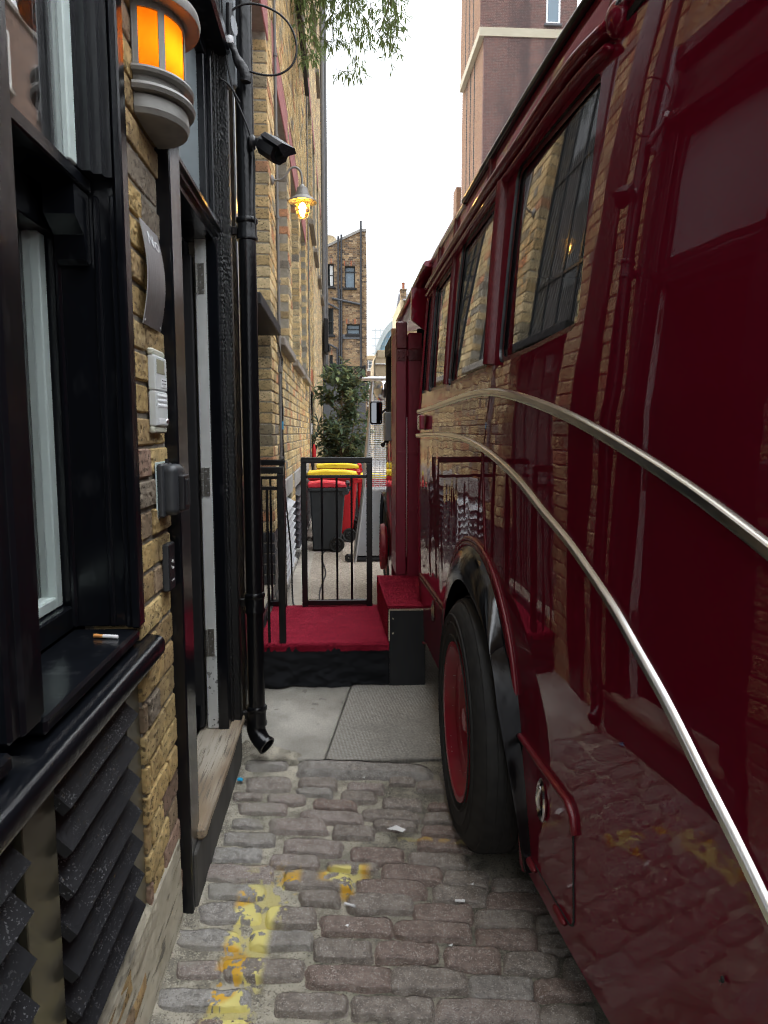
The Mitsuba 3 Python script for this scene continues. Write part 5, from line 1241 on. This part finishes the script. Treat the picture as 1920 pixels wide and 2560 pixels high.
part(st, 'side_carpet', (np.stack([x_side, gx, gz2], -1).reshape(-1, 3), np.vstack([q[:, :3], q[:, [0, 2, 3]]])), 'carpet', True)
for z in (.403, .318):
    part(st, 'screw_cap', lathe([(0, -.002), (.0045, -.0015), (.005, 0)], [.285, 3.912, z], [0, 1, 0], 12), 'raw_wood', True)
tr = part(st, 'tie', tube(spline([[.455, 3.905, .265], [.465, 3.897, .262], [.475, 3.90, .268], [.49, 3.90, .26]], 5), .006, 8), 'bus_bead', True, label='scrap of red cord tied through the panel corner')


def railing(name, label, x0, x1, y, z0, z1, bars, zr, grp):
    k = thing(name, label, 'railing', grp)
    s = .019
    for x in (x0 + s, x1 - s):
        part(k, 'post', cbox(x - s, x + s, y - s, y + s, z0, z1 - 2 * s, .003), 'black_iron')
    part(k, 'top_rail', cbox(x0, x1, y - s, y + s, z1 - 2 * s, z1, .003), 'black_iron')
    part(k, 'upper_rail', cbox(x0 + 2 * s, x1 - 2 * s, y - .010, y + .010, zr - .012, zr + .008, .002), 'black_iron')
    part(k, 'bottom_rail', cbox(x0 + 2 * s, x1 - 2 * s, y - s, y + s, z0 + .01, z0 + .045, .003), 'black_iron')
    for i in range(bars):
        x = x0 + 2 * s + (x1 - x0 - 4 * s) * (i + 1) / (bars + 1)
        part(k, 'baluster', tube([[x, y, z0 + .04], [x, y, zr - .008]], .0075, 10), 'black_iron', True)
    return k


railing('railing', 'black steel railing across the far edge of the platform, bins behind it', -.272, .205, 4.775, .268, 1.285, 3, 1.157, None)
railing('railing', 'black railing beside the drainpipe at the near left corner of the platform', -.62, -.318, 3.945, .21, 1.262, 3, 1.145, None)
railing('railing', 'black railing at the far left corner of the platform, behind the nearer one', -.70, -.378, 4.80, .262, 1.268, 3, 1.15, None)

# ------------------------------------------------------------------ bins and heater in the yard
def bin_(label, x0, x1, y0, y1, h, bodyc, lidc, grp=None, wheel_x=None):
    k = thing('wheelie_bin', label, 'bin', grp)
    t = .028
    b = np.array([[x0 + t, y0 + t, 0.02], [x1 - t * 2.2, y0 + t, 0.02], [x1 - t * 2.2, y1 - t, 0.02], [x0 + t, y1 - t, 0.02], [x0, y0, h], [x1, y0, h], [x1, y1, h], [x0, y1, h]])
    s = m3.Manifold.sphere(.022, 14)
    c = b.mean(0); hull = m3.Manifold.batch_hull([s.translate(list(p + (np.sign(c - p) * .022))) for p in b])
    part(k, 'body', mtm(hull), bodyc, 35)
    part(k, 'rim', cbox(x0 - .022, x1 + .025, y0 - .022, y1 + .022, h - .055, h - .002, .012), bodyc)
    part(k, 'rim_skirt', extr(Polygon([(x1 - .05, h - .05), (x1 + .05, h - .05), (x1 + .07, h - .02), (x1 + .03, h - .09), (x1 - .03, h - .10)]), 'xz', y0 - .015, y1 + .015), bodyc)
    lidp = np.array([[x0 - .018, h], [x0 + .01, h + .034], [x0 + (x1 - x0) * .3, h + .056], [x0 + (x1 - x0) * .75, h + .046], [x1 + .01, h + .022], [x1 + .015, h]])
    part(k, 'lid', extr(Polygon(lidp), 'xz', y0 - .025, y1 + .025), lidc, 40)
    part(k, 'lid_panel', extr(Polygon([(a, b_ + .008) for a, b_ in lidp[1:-1]] + [(lidp[-2][0] - .02, h + .01), (x0 + .02, h + .01)]), 'xz', y0 + .05, y1 - .05), lidc, 40)
    for yy in (y0 + .10, y1 - .10):
        part(k, 'lid_grip', mtm(rounded(x0 - .03, x0 + .06, yy - .05, yy + .05, h + .004, h + .048, .016)), lidc, 40)
        part(k, 'handle_lug', mtm(rounded(x1 + .0, x1 + .055, yy - .02, yy + .02, h - .03, h + .055, .014)), bodyc if bodyc != 'bin_grey' else 'bin_grey', 40)
    part(k, 'handle', tube([[x1 + .045, y0 + .06, h + .038], [x1 + .045, y1 - .06, h + .038]], .013, 12), bodyc, True)
    wx = wheel_x if wheel_x is not None else x1 - .06
    for yy in (y0 - .035, y1 + .0):
        wl = part(k, 'wheel', lathe([(0, .012), (.03, .008), (.032, .0), (.05, .004), (.055, .012), (.072, .010), (.082, .0), (.092, .006), (.094, .03), (.085, .042), (.06, .042)], [wx, yy, .094], [0, 1, 0], 32), 'rubber', 40)
        part(wl, 'hub', lathe([(0, -.006), (.012, -.005), (.016, .004)], [wx, yy, .094], [0, 1, 0], 14), 'dark_plastic', 40)
        for a in np.linspace(0, 2 * math.pi, 7)[:-1]:
            part(wl, 'spoke', bar([wx + .014 * math.cos(a), yy + .003, .094 + .014 * math.sin(a)], [wx + .052 * math.cos(a), yy + .003, .094 + .052 * math.sin(a)], .008, .008, (0, 1, 0)), 'dark_plastic')
    return k


bin_('dark grey wheelie bin with a red lid, nearest of the bins', -.382, .045, 8.56, 9.02, .795, 'bin_grey', 'lid_red', None, -.062)
bin_('tall red wheelie bin with a yellow lid, right behind the grey bin', -.42, .20, 9.35, 9.9, .885, 'bin_red', 'lid_yellow', None, .10)
bin_('red wheelie bin with a yellow lid, last of the row along the wall', -.34, .24, 10.3, 10.85, .935, 'bin_red', 'lid_yellow')
bin_('red wheelie bin with a yellow lid, between its neighbours and the steel heater', .22, .62, 9.55, 10.1, .83, 'bin_red', 'lid_yellow')

ht = thing('patio_heater', 'stainless steel pyramid patio heater with a wire guard and flat reflector on top', 'heater')
HX, HY = .425, 8.10
for k, (sx_, sy_) in enumerate(((-1, -1), (1, -1), (1, 1), (-1, 1))):
    part(ht, 'leg', tube([[HX + .277 * sx_, HY + .257 * sy_, 0], [HX + .175 * sx_, HY + .165 * sy_, .81], [HX + .070 * sx_, HY + .068 * sy_, 2.02]], .017, 10), 'steel', True)


def frust(a, b, z0, z1, off=0.0):
    p = [[HX + sx_ * a, HY + sy_ * a * .94, z0] for sx_, sy_ in ((-1, -1), (1, -1), (1, 1), (-1, 1))] + [[HX + sx_ * b, HY + sy_ * b * .94, z1] for sx_, sy_ in ((-1, -1), (1, -1), (1, 1), (-1, 1))]
    return np.array(p), box(0, 1, 0, 1, 0, 1)[1]


part(ht, 'cabinet', frust(.255, .165, .075, .80), 'steel')
part(ht, 'cabinet_top', frust(.172, .168, .801, .815), 'steel')
for gxk in (-.07, .06):
    for k in range(8):
        part(ht, 'slot', box(HX + gxk - .035, HX + gxk + .035, HY - .2205 + .0135 * k * .0 + (.355 + .018 * k - .075) * .1162, HY - .213 + (.355 + .018 * k - .075) * .1162, .355 + .018 * k, .360 + .018 * k), 'dull_black')
wires = []
for z in np.arange(.84, 2.0, .024):
    h_ = np.interp(z, [.81, 2.02], [.17, .068])
    for (a, b) in (((-1, -1), (1, -1)), ((1, -1), (1, 1)), ((1, 1), (-1, 1)), ((-1, 1), (-1, -1))):
        wires.append(tube([[HX + a[0] * h_, HY + a[1] * h_ * .94, z], [HX + b[0] * h_, HY + b[1] * h_ * .94, z]], .0036, 5, caps=False))
for k in range(-2, 3):
    wires.append(tube([[HX + k * .055, HY - .16, .81], [HX + k * .022, HY - .066, 2.0]], .003, 5, caps=False))
    wires.append(tube([[HX - .165, HY + k * .055, .81], [HX - .07, HY + k * .022, 2.0]], .003, 5, caps=False))
part(ht, 'wire_guard', join(wires), 'steel', True, stuff=True)
part(ht, 'glass_tube', lathe([(.05, .82), (.05, 1.98)], [HX, HY, 0], [0, 0, 1], 20), 'glass', True)
part(ht, 'reflector', lathe([(0, 2.075), (.10, 2.07), (.272, 2.048), (.275, 2.04), (.10, 2.045), (0, 2.03)], [HX, HY, 0], [0, 0, 1], 4, math.pi / 4, math.pi / 4 + 2 * math.pi), 'white_plain')
part(ht, 'base_pan', frust(.255, .25, .02, .06), 'dull_black')
for yy in (7.86, 7.92):
    part(ht, 'castor', lathe([(.012, -.012), (.04, -.012), (.044, 0), (.04, .012), (.012, .012)], [.075, yy, .046], [.2, 1, 0], 18), 'dark_plastic', 40)

# ------------------------------------------------------------------ magnolia in the yard
mg = thing('magnolia_tree', 'young evergreen magnolia with glossy leaves behind the bins', 'tree')
r3 = np.random.default_rng(11)
tw = [tube(spline([[.0, 12.5, .3], [.01, 12.5, .9], [-.02, 12.5, 1.5], [.03, 12.5, 2.1], [.04, 12.52, 2.45]], 6), np.linspace(.032, .010, 25), 9), tube(spline([[.06, 12.45, .3], [.12, 12.45, 1.0], [.22, 12.42, 1.6], [.3, 12.4, 2.1]], 6), np.linspace(.022, .007, 19), 8)]
LV = {'leaf_dark': [], 'leaf_olive': [], 'leaf_light': []}
tips = []
for k in range(64):
    z0 = r3.uniform(.85, 2.3)
    a = r3.uniform(0, 2 * math.pi); reach = r3.uniform(.15, .60) * (1.15 if z0 < 2 else .8)
    o = np.array([np.interp(z0, [.9, 1.5, 2.1, 2.45], [.01, -.02, .03, .04]), 12.5, z0])
    e = o + [reach * math.cos(a) + .03, reach * .9 * math.sin(a), r3.uniform(.12, .38)]
    e[0] = max(e[0], -.40); e[2] = min(e[2], 2.62)
    P = spline([o, o * .5 + e * .5 + [0, 0, -.03], e], 6)
    tw.append(tube(P, np.linspace(.009, .003, len(P)), 5)); tips += [e, P[8], P[5]]
tips += [np.array([.05, 12.5, 2.6]), np.array([-.25, 12.45, 2.42]), np.array([.4, 12.45, 2.35])]


def broad(o, d, L, w):
    d = d / np.linalg.norm(d); s = np.cross(d, [0, 0, 1.0]); s /= np.linalg.norm(s) + 1e-9; n_ = np.cross(s, d)
    ps = [o]
    for t, ww, dz in ((.25, .75, .03), (.55, 1.0, .03), (.82, .6, -.02)):
        c = o + d * L * t + n_ * L * dz
        ps += [c + s * w * ww + n_ * w * .25, c - n_ * w * .12, c - s * w * ww + n_ * w * .25]
    ps.append(o + d * L - n_ * L * .08)
    f = [[0, 2, 1], [0, 3, 2]]
    for k in (1, 4):
        f += [[k, k + 1, k + 4], [k, k + 4, k + 3], [k + 1, k + 2, k + 5], [k + 1, k + 5, k + 4]]
    f += [[7, 8, 10], [8, 9, 10]]
    return np.array(ps), np.array(f)


for e in tips:
    for _ in range(r3.integers(7, 13)):
        d = r3.normal(size=3); d[2] = d[2] * .6 + .25
        nm_ = r3.choice(list(LV), p=[.62, .22, .16])
        o_ = e + r3.normal(size=3) * .03
        if o_[0] < -.45:
            continue
        LV[nm_].append(broad(o_, d, r3.uniform(.10, .18), r3.uniform(.024, .038)))
part(mg, 'trunk', join(tw), 'bark', True)
for k, ms in LV.items():
    part(mg, 'crown', join(ms), k, True, stuff=True)
pot = part(mg, 'planter', cbox(-.3, .5, 12.2, 12.8, 0, .45, .02), 'dull_black')

# ------------------------------------------------------------------ things beyond the yard
yw = thing('yard_wall', 'grey rendered wall with a black lattice fence on top at the end of the yard', 'wall')
part(yw, 'render', cbox(-.44, .62, 18.0, 18.25, 0, 2.70, .01), 'grey_render')
part(yw, 'coping', cbox(-.44, .66, 17.95, 18.3, 2.702, 2.76, .01), 'dull_black')
lat = []
for k in range(-4, 16):
    for sgn in (1, -1):
        l = LineString([(-.44 + k * .09, 2.78), (-.44 + k * .09 + sgn * .28, 3.06)]).intersection(sbox(-.42, 2.78, .60, 3.06))
        if not l.is_empty and l.length > .03:
            (a, b), (c, d) = l.coords[0], l.coords[-1]
            lat.append(bar([a, 18.1, b], [c, 18.1, d], .02, .014, (0, 1, 0)))
part(yw, 'lattice', join(lat), 'dull_black', stuff=True)
part(yw, 'lattice_rail', cbox(-.44, .62, 18.08, 18.14, 3.06, 3.10, .004), 'dull_black')
for x in (-.42, .08, .6):
    part(yw, 'fence_post', cbox(x - .025, x + .025, 18.07, 18.15, 2.76, 3.12, .004), 'dull_black')
fe = thing('red_extinguisher', 'red cylinder propped against the brick wall beside the magnolia', 'extinguisher')
part(fe, 'cylinder', lathe([(0, .95), (.028, .96), (.03, .98), (.03, 1.18), (.02, 1.22), (.012, 1.26), (0, 1.27)], [-.44, 11.6, 0], [0, 0, 1], 16), 'bin_red', 40)
part(fe, 'hose', tube(spline([[-.44, 11.6, 1.26], [-.40, 11.58, 1.4], [-.37, 11.58, 1.6], [-.42, 11.6, 1.75]], 4), .008, 6), 'cable_black', True)
part(fe, 'bracket', cbox(-.495, -.44, 11.56, 11.64, .9, 1.0, .004), 'dull_black')

K = 32 / 26.


def S26(x, z):
    return x * K, 1.45 + (z - 1.45) * K


fb = thing('terrace_end_house', 'brown brick end of terrace with sloping parapet and black pipes closing the view', 'building')
pts = [S26(-1.6, 7.5), S26(-.52, 7.95), S26(.69, 8.52), S26(.91, 8.54), S26(.94, 7.0), S26(.93, 0)]
pg = Polygon([(-3.5, 0)] + [(-3.5, pts[0][1] - 1)] + pts)
WN = [(-.48, -.22, 6.59, 7.38), (.16, .53, 6.55, 7.31), (-.48, -.25, 4.91, 5.85), (.22, .70, 4.94, 5.30), (-.41, -.28, 3.0, 4.21)]
for (a, b, c, d) in WN:
    (xa, za), (xb, zb) = S26(a, c), S26(b, d)
    pg = pg.difference(sbox(xa, za, xb, zb))
part(fb, 'wall', extr(pg, 'xz', 32.0, 32.3), 'london_brick')
part(fb, 'body', box(-3.4, 1.1, 32.35, 40, 0, 9), 'dark_room')
for i, (a, b, c, d) in enumerate(WN):
    (xa, za), (xb, zb) = S26(a, c), S26(b, d)
    w = part(fb, 'window', join([box(xa, xa + .05, 32.1, 32.2, za, zb), box(xb - .05, xb, 32.1, 32.2, za, zb), box(xa + .05, xb - .05, 32.1, 32.2, zb - .05, zb), box(xa + .05, xb - .05, 32.1, 32.2, za, za + .05), box(xa + .05, xb - .05, 32.1, 32.2, za + (zb - za) * (.74 if i == 1 else .5), za + (zb - za) * (.74 if i == 1 else .5) + .03)]), 'steel_frame')
    part(w, 'pane', box(xa + .02, xb - .02, 32.16, 32.18, za, zb), 'pane_sky' if i in (1, 3) else 'pane_dark')
    part(w, 'sill', cbox(xa - .07, xb + .07, 31.92, 32.1, za - .09, za - .002, .01), 'dull_black')
    if i == 0:
        part(w, 'curtain', box(xa + (xb - xa) * .45, xb - .03, 32.12, 32.13, za + .06, zb - .06), 'curtain')
    n_ = 9
    for k in range(n_):
        x = xa - .04 + (xb - xa + .08) * (k + .5) / n_
        part(fb, 'arch_brick', cbox(x - (xb - xa) / n_ * .48, x + (xb - xa) / n_ * .48, 31.992, 32.05, zb + .004, zb + .22, .006), 'brown_brick' if k % 3 == 1 else 'terracotta' if k % 5 == 0 else 'london_brick')
(xa, za), (xb, zb) = S26(.06, 4.77), S26(.69, 4.93)
part(fb, 'window_band', cbox(xa, xb, 31.97, 32.1, za, zb, .01), 'grey_render')
PI_ = [((-.06, 8.3), (-.07, 6.0)), ((.05, 8.36), (.02, 0)), ((.74, 8.83), (.72, 0)), ((-.3, 6.17), (.70, 5.98)), ((-.49, 6.03), (-.03, 5.79)), ((-.41, 4.58), (-.12, 4.43)), ((-.12, 4.43), (-.12, 2.5)), ((-.03, 6.5), (-.05, 2.5))]
for i, (a, b) in enumerate(PI_):
    (xa, za), (xb, zb) = S26(*a), S26(*b)
    part(fb, 'drainpipe', tube([[xa, 31.93, za], [xb, 31.93, zb]], .055 if i == 3 else .042, 8), 'grey_glazed', True)
(xa, za) = S26(-.5, 8.05)
part(fb, 'dish', lathe([(0, .0), (.2, .03), (.36, .10), (.36, .12)], [S26(-.38, 8.1)[0], 32.4, S26(-.38, 8.12)[1]], [0, -1, .1], 24), 'cream_stone', True)
cp = LineString([S26(-1.6, 7.5), S26(-.52, 7.95), S26(.69, 8.52), S26(.92, 8.54)]).buffer(.05, cap_style=2)
part(fb, 'coping', extr(cp, 'xz', 31.96, 32.34), 'stone')

tw_ = thing('brick_tower_block', 'red brown brick tower block with pale concrete bands and white windows behind the coach', 'building')
KT = 40 / 22.


def S22(x, z):
    return x * KT, 1.45 + (z - 1.45) * KT


xl = 4.26 * KT; xr = 7.0 * KT
bz0, bz1 = S22(0, 12.98)[1], S22(0, 13.22)[1]
twp = sbox(xl, 0, xr, 34)
WT = [(6.08, 6.50, 13.38, 14.6), (6.02, 6.44, 11.2, 12.36), (6.02, 6.44, 9.1, 10.2)]
for (a, b, c, d) in WT:
    (xa, za), (xb, zb) = S22(a, c), S22(b, d); twp = twp.difference(sbox(xa, za, xb, zb))
part(tw_, 'front_wall', extr(twp, 'xz', 40.0, 40.3), 'tower_brick')
part(tw_, 'side_wall', box(xl + .001, xl + .3, 40.305, 46.9, 0, 34), 'tower_side')
part(tw_, 'side_panel', box(xl - .22, xl - .002, 40.1, 46.3, bz1 + .002, 29.0), 'tower_side')
part(tw_, 'front_overhang', box(xl - .22, xl - .001, 40.0, 40.098, bz1 + .002, 34), 'tower_brick')
part(tw_, 'band', box(xl - .27, xr, 39.94, 40.0 - .002, bz0, bz1), 'concrete_band')
part(tw_, 'band', box(xl - .27, xl - .003, 40.0, 46.35, bz0, bz1), 'concrete_band')
part(tw_, 'rear_bay', box(xl - .30, xl - .005, 46.95, 48.2, 0, 17.0), 'tower_side')
for i in range(3):
    y_ = 42.6 + i * 1.25
    part(tw_, 'slot', box(xl - .012, xl - .0015, y_, y_ + .20, 0, bz0 - .002), 'dull_black')
    part(tw_, 'slot', box(xl - .232, xl - .222, y_ - .6, y_ - .42, bz1 + .01, 28.8), 'dull_black')
part(tw_, 'core', box(xl + .4, xr - .1, 40.6, 46.8, 0, 33.5), 'dark_room')
for (a, b, c, d) in WT:
    (xa, za), (xb, zb) = S22(a, c), S22(b, d)
    w = part(tw_, 'window', join([box(xa, xa + .09, 39.98, 40.14, za, zb), box(xb - .09, xb, 39.98, 40.14, za, zb), box(xa + .09, xb - .09, 39.98, 40.14, za, za + .09), box(xa + .09, xb - .09, 39.98, 40.14, zb - .09, zb)]), 'white_plain')
    part(w, 'pane', box(xa + .05, xb - .05, 40.05, 40.08, za + .05, zb - .05), 'pane_sky')
    part(w, 'sill', cbox(xa - .1, xb + .1, 39.9, 40.06, za - .12, za - .002, .01), 'slate')

ch = thing('chimney_house', 'distant house with slate roof and a brick chimney with one red pot', 'building')
part(ch, 'gable', box(3.30, 3.52, 40, 46, 0, 8.7), 'cream_stone')
part(ch, 'wall', box(3.521, 8.0, 40, 46, 0, 8.62), 'london_brick')
part(ch, 'roof', extr(Polygon([(39.7, 8.63), (43, 9.6), (46.2, 8.63)]), 'yz', 3.45, 8.0), 'slate')
cs = part(ch, 'chimney', join([cbox(3.36, 3.66, 40.4, 41.0, 8.63, 9.30, .01), cbox(3.33, 3.69, 40.37, 41.03, 9.302, 9.37, .01)]), 'london_brick')
part(cs, 'pot', lathe([(.07, 9.37), (.065, 9.68), (.08, 9.70), (.08, 9.74), (.05, 9.74)], [3.52, 40.7, 0], [0, 0, 1], 14), 'terracotta', 40)
dm = thing('glass_arch_roof', 'distant curved glass roof edge with a pale steel rib', 'building')
cx_, cz_, R_ = 5.05, 5.6, 5.0


def arc(r_, a0, a1, n_=30):
    return [(5.3 - r_ * .58 * math.cos(t) * .92, 5.4 + r_ * math.sin(t) * 1.07) for t in np.linspace(a0, a1, n_)]


part(dm, 'rib', extr(Polygon(arc(5.25, 0, 1.6) + arc(4.75, 0, 1.6)[::-1]), 'xz', 60, 61), 'dome_rib')
gl = part(dm, 'glazing', extr(Polygon(arc(4.74, 0, 1.6) + [(5.3, 5.4)]), 'xz', 60.4, 60.6), 'dome_glass')
part(gl, 'glazing_bar', join([box(2.6, 5.3, 60.3, 60.39, 5.5 + .62 * k, 5.54 + .62 * k) for k in range(8)] + [box(2.9 + .42 * k, 2.94 + .42 * k, 60.28, 60.299, 5.4, 10) for k in range(5)]), 'dome_rib', stuff=True)
wb = thing('white_window_house', 'distant brick house with white sash windows beyond the yard', 'building')
part(wb, 'wall', box(.6, 2.5, 45.02, 50, 0, 5.95), 'brown_brick')
part(wb, 'cornice', cbox(.55, 2.55, 44.9, 45.02, 5.95, 6.2, .02), 'cream_stone')
for (x0, x1, z0, z1) in ((1.68, 2.2, 5.38, 5.9), (1.68, 2.2, 4.3, 4.95), (1.68, 2.2, 3.2, 3.85)):
    w = part(wb, 'window', join([box(x0, x0 + .06, 44.95, 45.0, z0, z1), box(x1 - .06, x1, 44.95, 45.0, z0, z1), box(x0 + .06, x1 - .06, 44.95, 45.0, z0, z0 + .06), box(x0 + .06, x1 - .06, 44.95, 45.0, z1 - .06, z1), box(x0 + .06, x1 - .06, 44.95, 45.0, (z0 + z1) / 2 - .02, (z0 + z1) / 2 + .02), box((x0 + x1) / 2 - .02, (x0 + x1) / 2 + .02, 44.96, 44.99, z0 + .06, z1 - .06)]), 'white_plain')
    part(w, 'pane', box(x0, x1, 45.0, 45.01, z0, z1), 'pane_sky')
    part(wb, 'balcony_rail', cbox(1.5, 2.4, 44.7, 44.75, z0 - .15, z0 - .05, .01), 'white_plain')
cr = thing('cream_house', 'narrow cream stone house end beside the distant glass roof', 'building')
part(cr, 'wall', box(1.82, 5.0, 38, 44, 0, 5.35), 'cream_stone')
part(cr, 'parapet', cbox(1.92, 5.0, 37.95, 44, 5.352, 5.75, .02), 'cream_stone')
part(cr, 'band', cbox(1.80, 5.0, 37.9, 37.998, 5.0, 5.06, .01), 'white_plain')

# the brick block over the coach, met in the shop window's reflection
ob = thing('opposite_brick_block', 'brown brick block with white casement windows reflected in the shopfront glass', 'building')
obp = sbox(10, 0, 34, 13.2)
OW = [(y_, y_ + 2.1, z_, z_ + 1.55) for y_ in (11.9, 15.7, 19.5, 23.3, 27.1) for z_ in (4.6, 7.75, 10.9)]
for (a, b, c, d) in OW:
    obp = obp.difference(sbox(a, c, b, d))
part(ob, 'wall', extr(obp, 'yz', 8.0, 8.3), 'brown_brick')
part(ob, 'core', box(8.5, 14, 10.2, 33.8, 0, 13.1), 'dark_room')
part(ob, 'coping', cbox(7.93, 8.4, 9.95, 34.05, 13.202, 13.35, .01), 'stone')
for (a, b, c, d) in OW:
    w = part(ob, 'window', join([box(7.98, 8.12, a, a + .09, c, d), box(7.98, 8.12, b - .09, b, c, d), box(7.98, 8.12, a + .09, b - .09, c, c + .09), box(7.98, 8.12, a + .09, b - .09, d - .09, d), box(8.0, 8.10, (a + b) / 2 - .04, (a + b) / 2 + .04, c + .09, d - .09)]), 'white_plain')
    part(w, 'pane', box(8.04, 8.06, a + .05, b - .05, c + .05, d - .05), 'glass')
    part(w, 'curtain', box(8.2, 8.22, a, a + .7, c, d), 'curtain')
    part(w, 'curtain', box(8.2, 8.22, b - .5, b, c, d), 'curtain')
    part(w, 'sill', cbox(7.9, 8.02, a - .08, b + .08, c - .1, c - .002, .01), 'stone')

# ------------------------------------------------------------------ litter
def butt(name, label, x, y, z, ang, L=.062, filt=True, grp=None):
    k = thing(name, label, 'cigarette end', grp)
    d = np.array([math.cos(ang), math.sin(ang), 0]); o = np.array([x, y, z])
    part(k, 'paper', tube([o, o + d * L * .6], .0042, 10), 'paper', True)
    if filt:
        part(k, 'filter', tube([o + d * (L * .6 + .0002), o + d * L], .00435, 10), 'cork', True)


butt('cigarette_end', 'cigarette end with an orange filter lying on the black window sill', -.508, 1.598, .9905, math.pi * .93, .058)
butt('cigarette_end', 'white cigarette end on the cobbles right of the yellow paint', .0, 2.03, .018, -.45, .06, False)
butt('cigarette_end', 'white cigarette end on the cobbles near the coach', .34, 2.02, .019, -.1, .05, False)
pp = thing('paper_scrap', 'torn white paper scrap on the cobbles before the kerb', 'paper')
single(pp, rough((np.array([[.155, 2.425, .022], [.19, 2.440, .026], [.225, 2.418, .021], [.195, 2.408, .023], [.21, 2.40, .022]]), np.array([[0, 3, 1], [1, 3, 2], [3, 4, 2]])), .001, 30), 'paper')
bp = thing('bottle_cap', 'small blue scrap on the cobbles at the foot of the timber step', 'litter')
single(bp, rough(lathe([(0, .006), (.012, .005), (.013, 0)], [-.43, 2.845, .012], [0.2, 0, 1], 9), .003, 90), 'tape_blue')
for i, (x, y, lb_) in enumerate(((.077, 2.82, 'tiny white fleck just in front of the granite kerb'), (.40, 2.095, 'tiny white fleck on the cobbles close to the coach skirt'), (.29, 1.83, 'tiny white fleck on the cobbles nearest the viewer'), (.0, 1.93, 'tiny white fleck on a red cobble right of the yellow paint'))):
    lf = thing('paper_fleck', lb_, 'litter', 'paper flecks among the cobbles')
    single(lf, rough((np.array([[x, y, .02], [x + .014, y + .004, .022], [x + .01, y - .006, .02]]), np.array([[0, 2, 1]])), .002, 40), 'paper')
fl = thing('black_fly', 'small black fly resting on the red coach side', 'fly')
c_ = on_side([(1.008, .583)], .004)[0]
part(fl, 'body', sphere(c_, .004, 2, (.6, 1.0, 1.4)), 'dull_black', True)
for s_ in (-1, 1):
    part(fl, 'wing', (np.array([c_ + [-.002, 0, 0], c_ + [-.003, s_ * .006, -.005], c_ + [-.002, s_ * .003, -.009]]), np.array([[0, 1, 2], ])), 'dark_plastic')
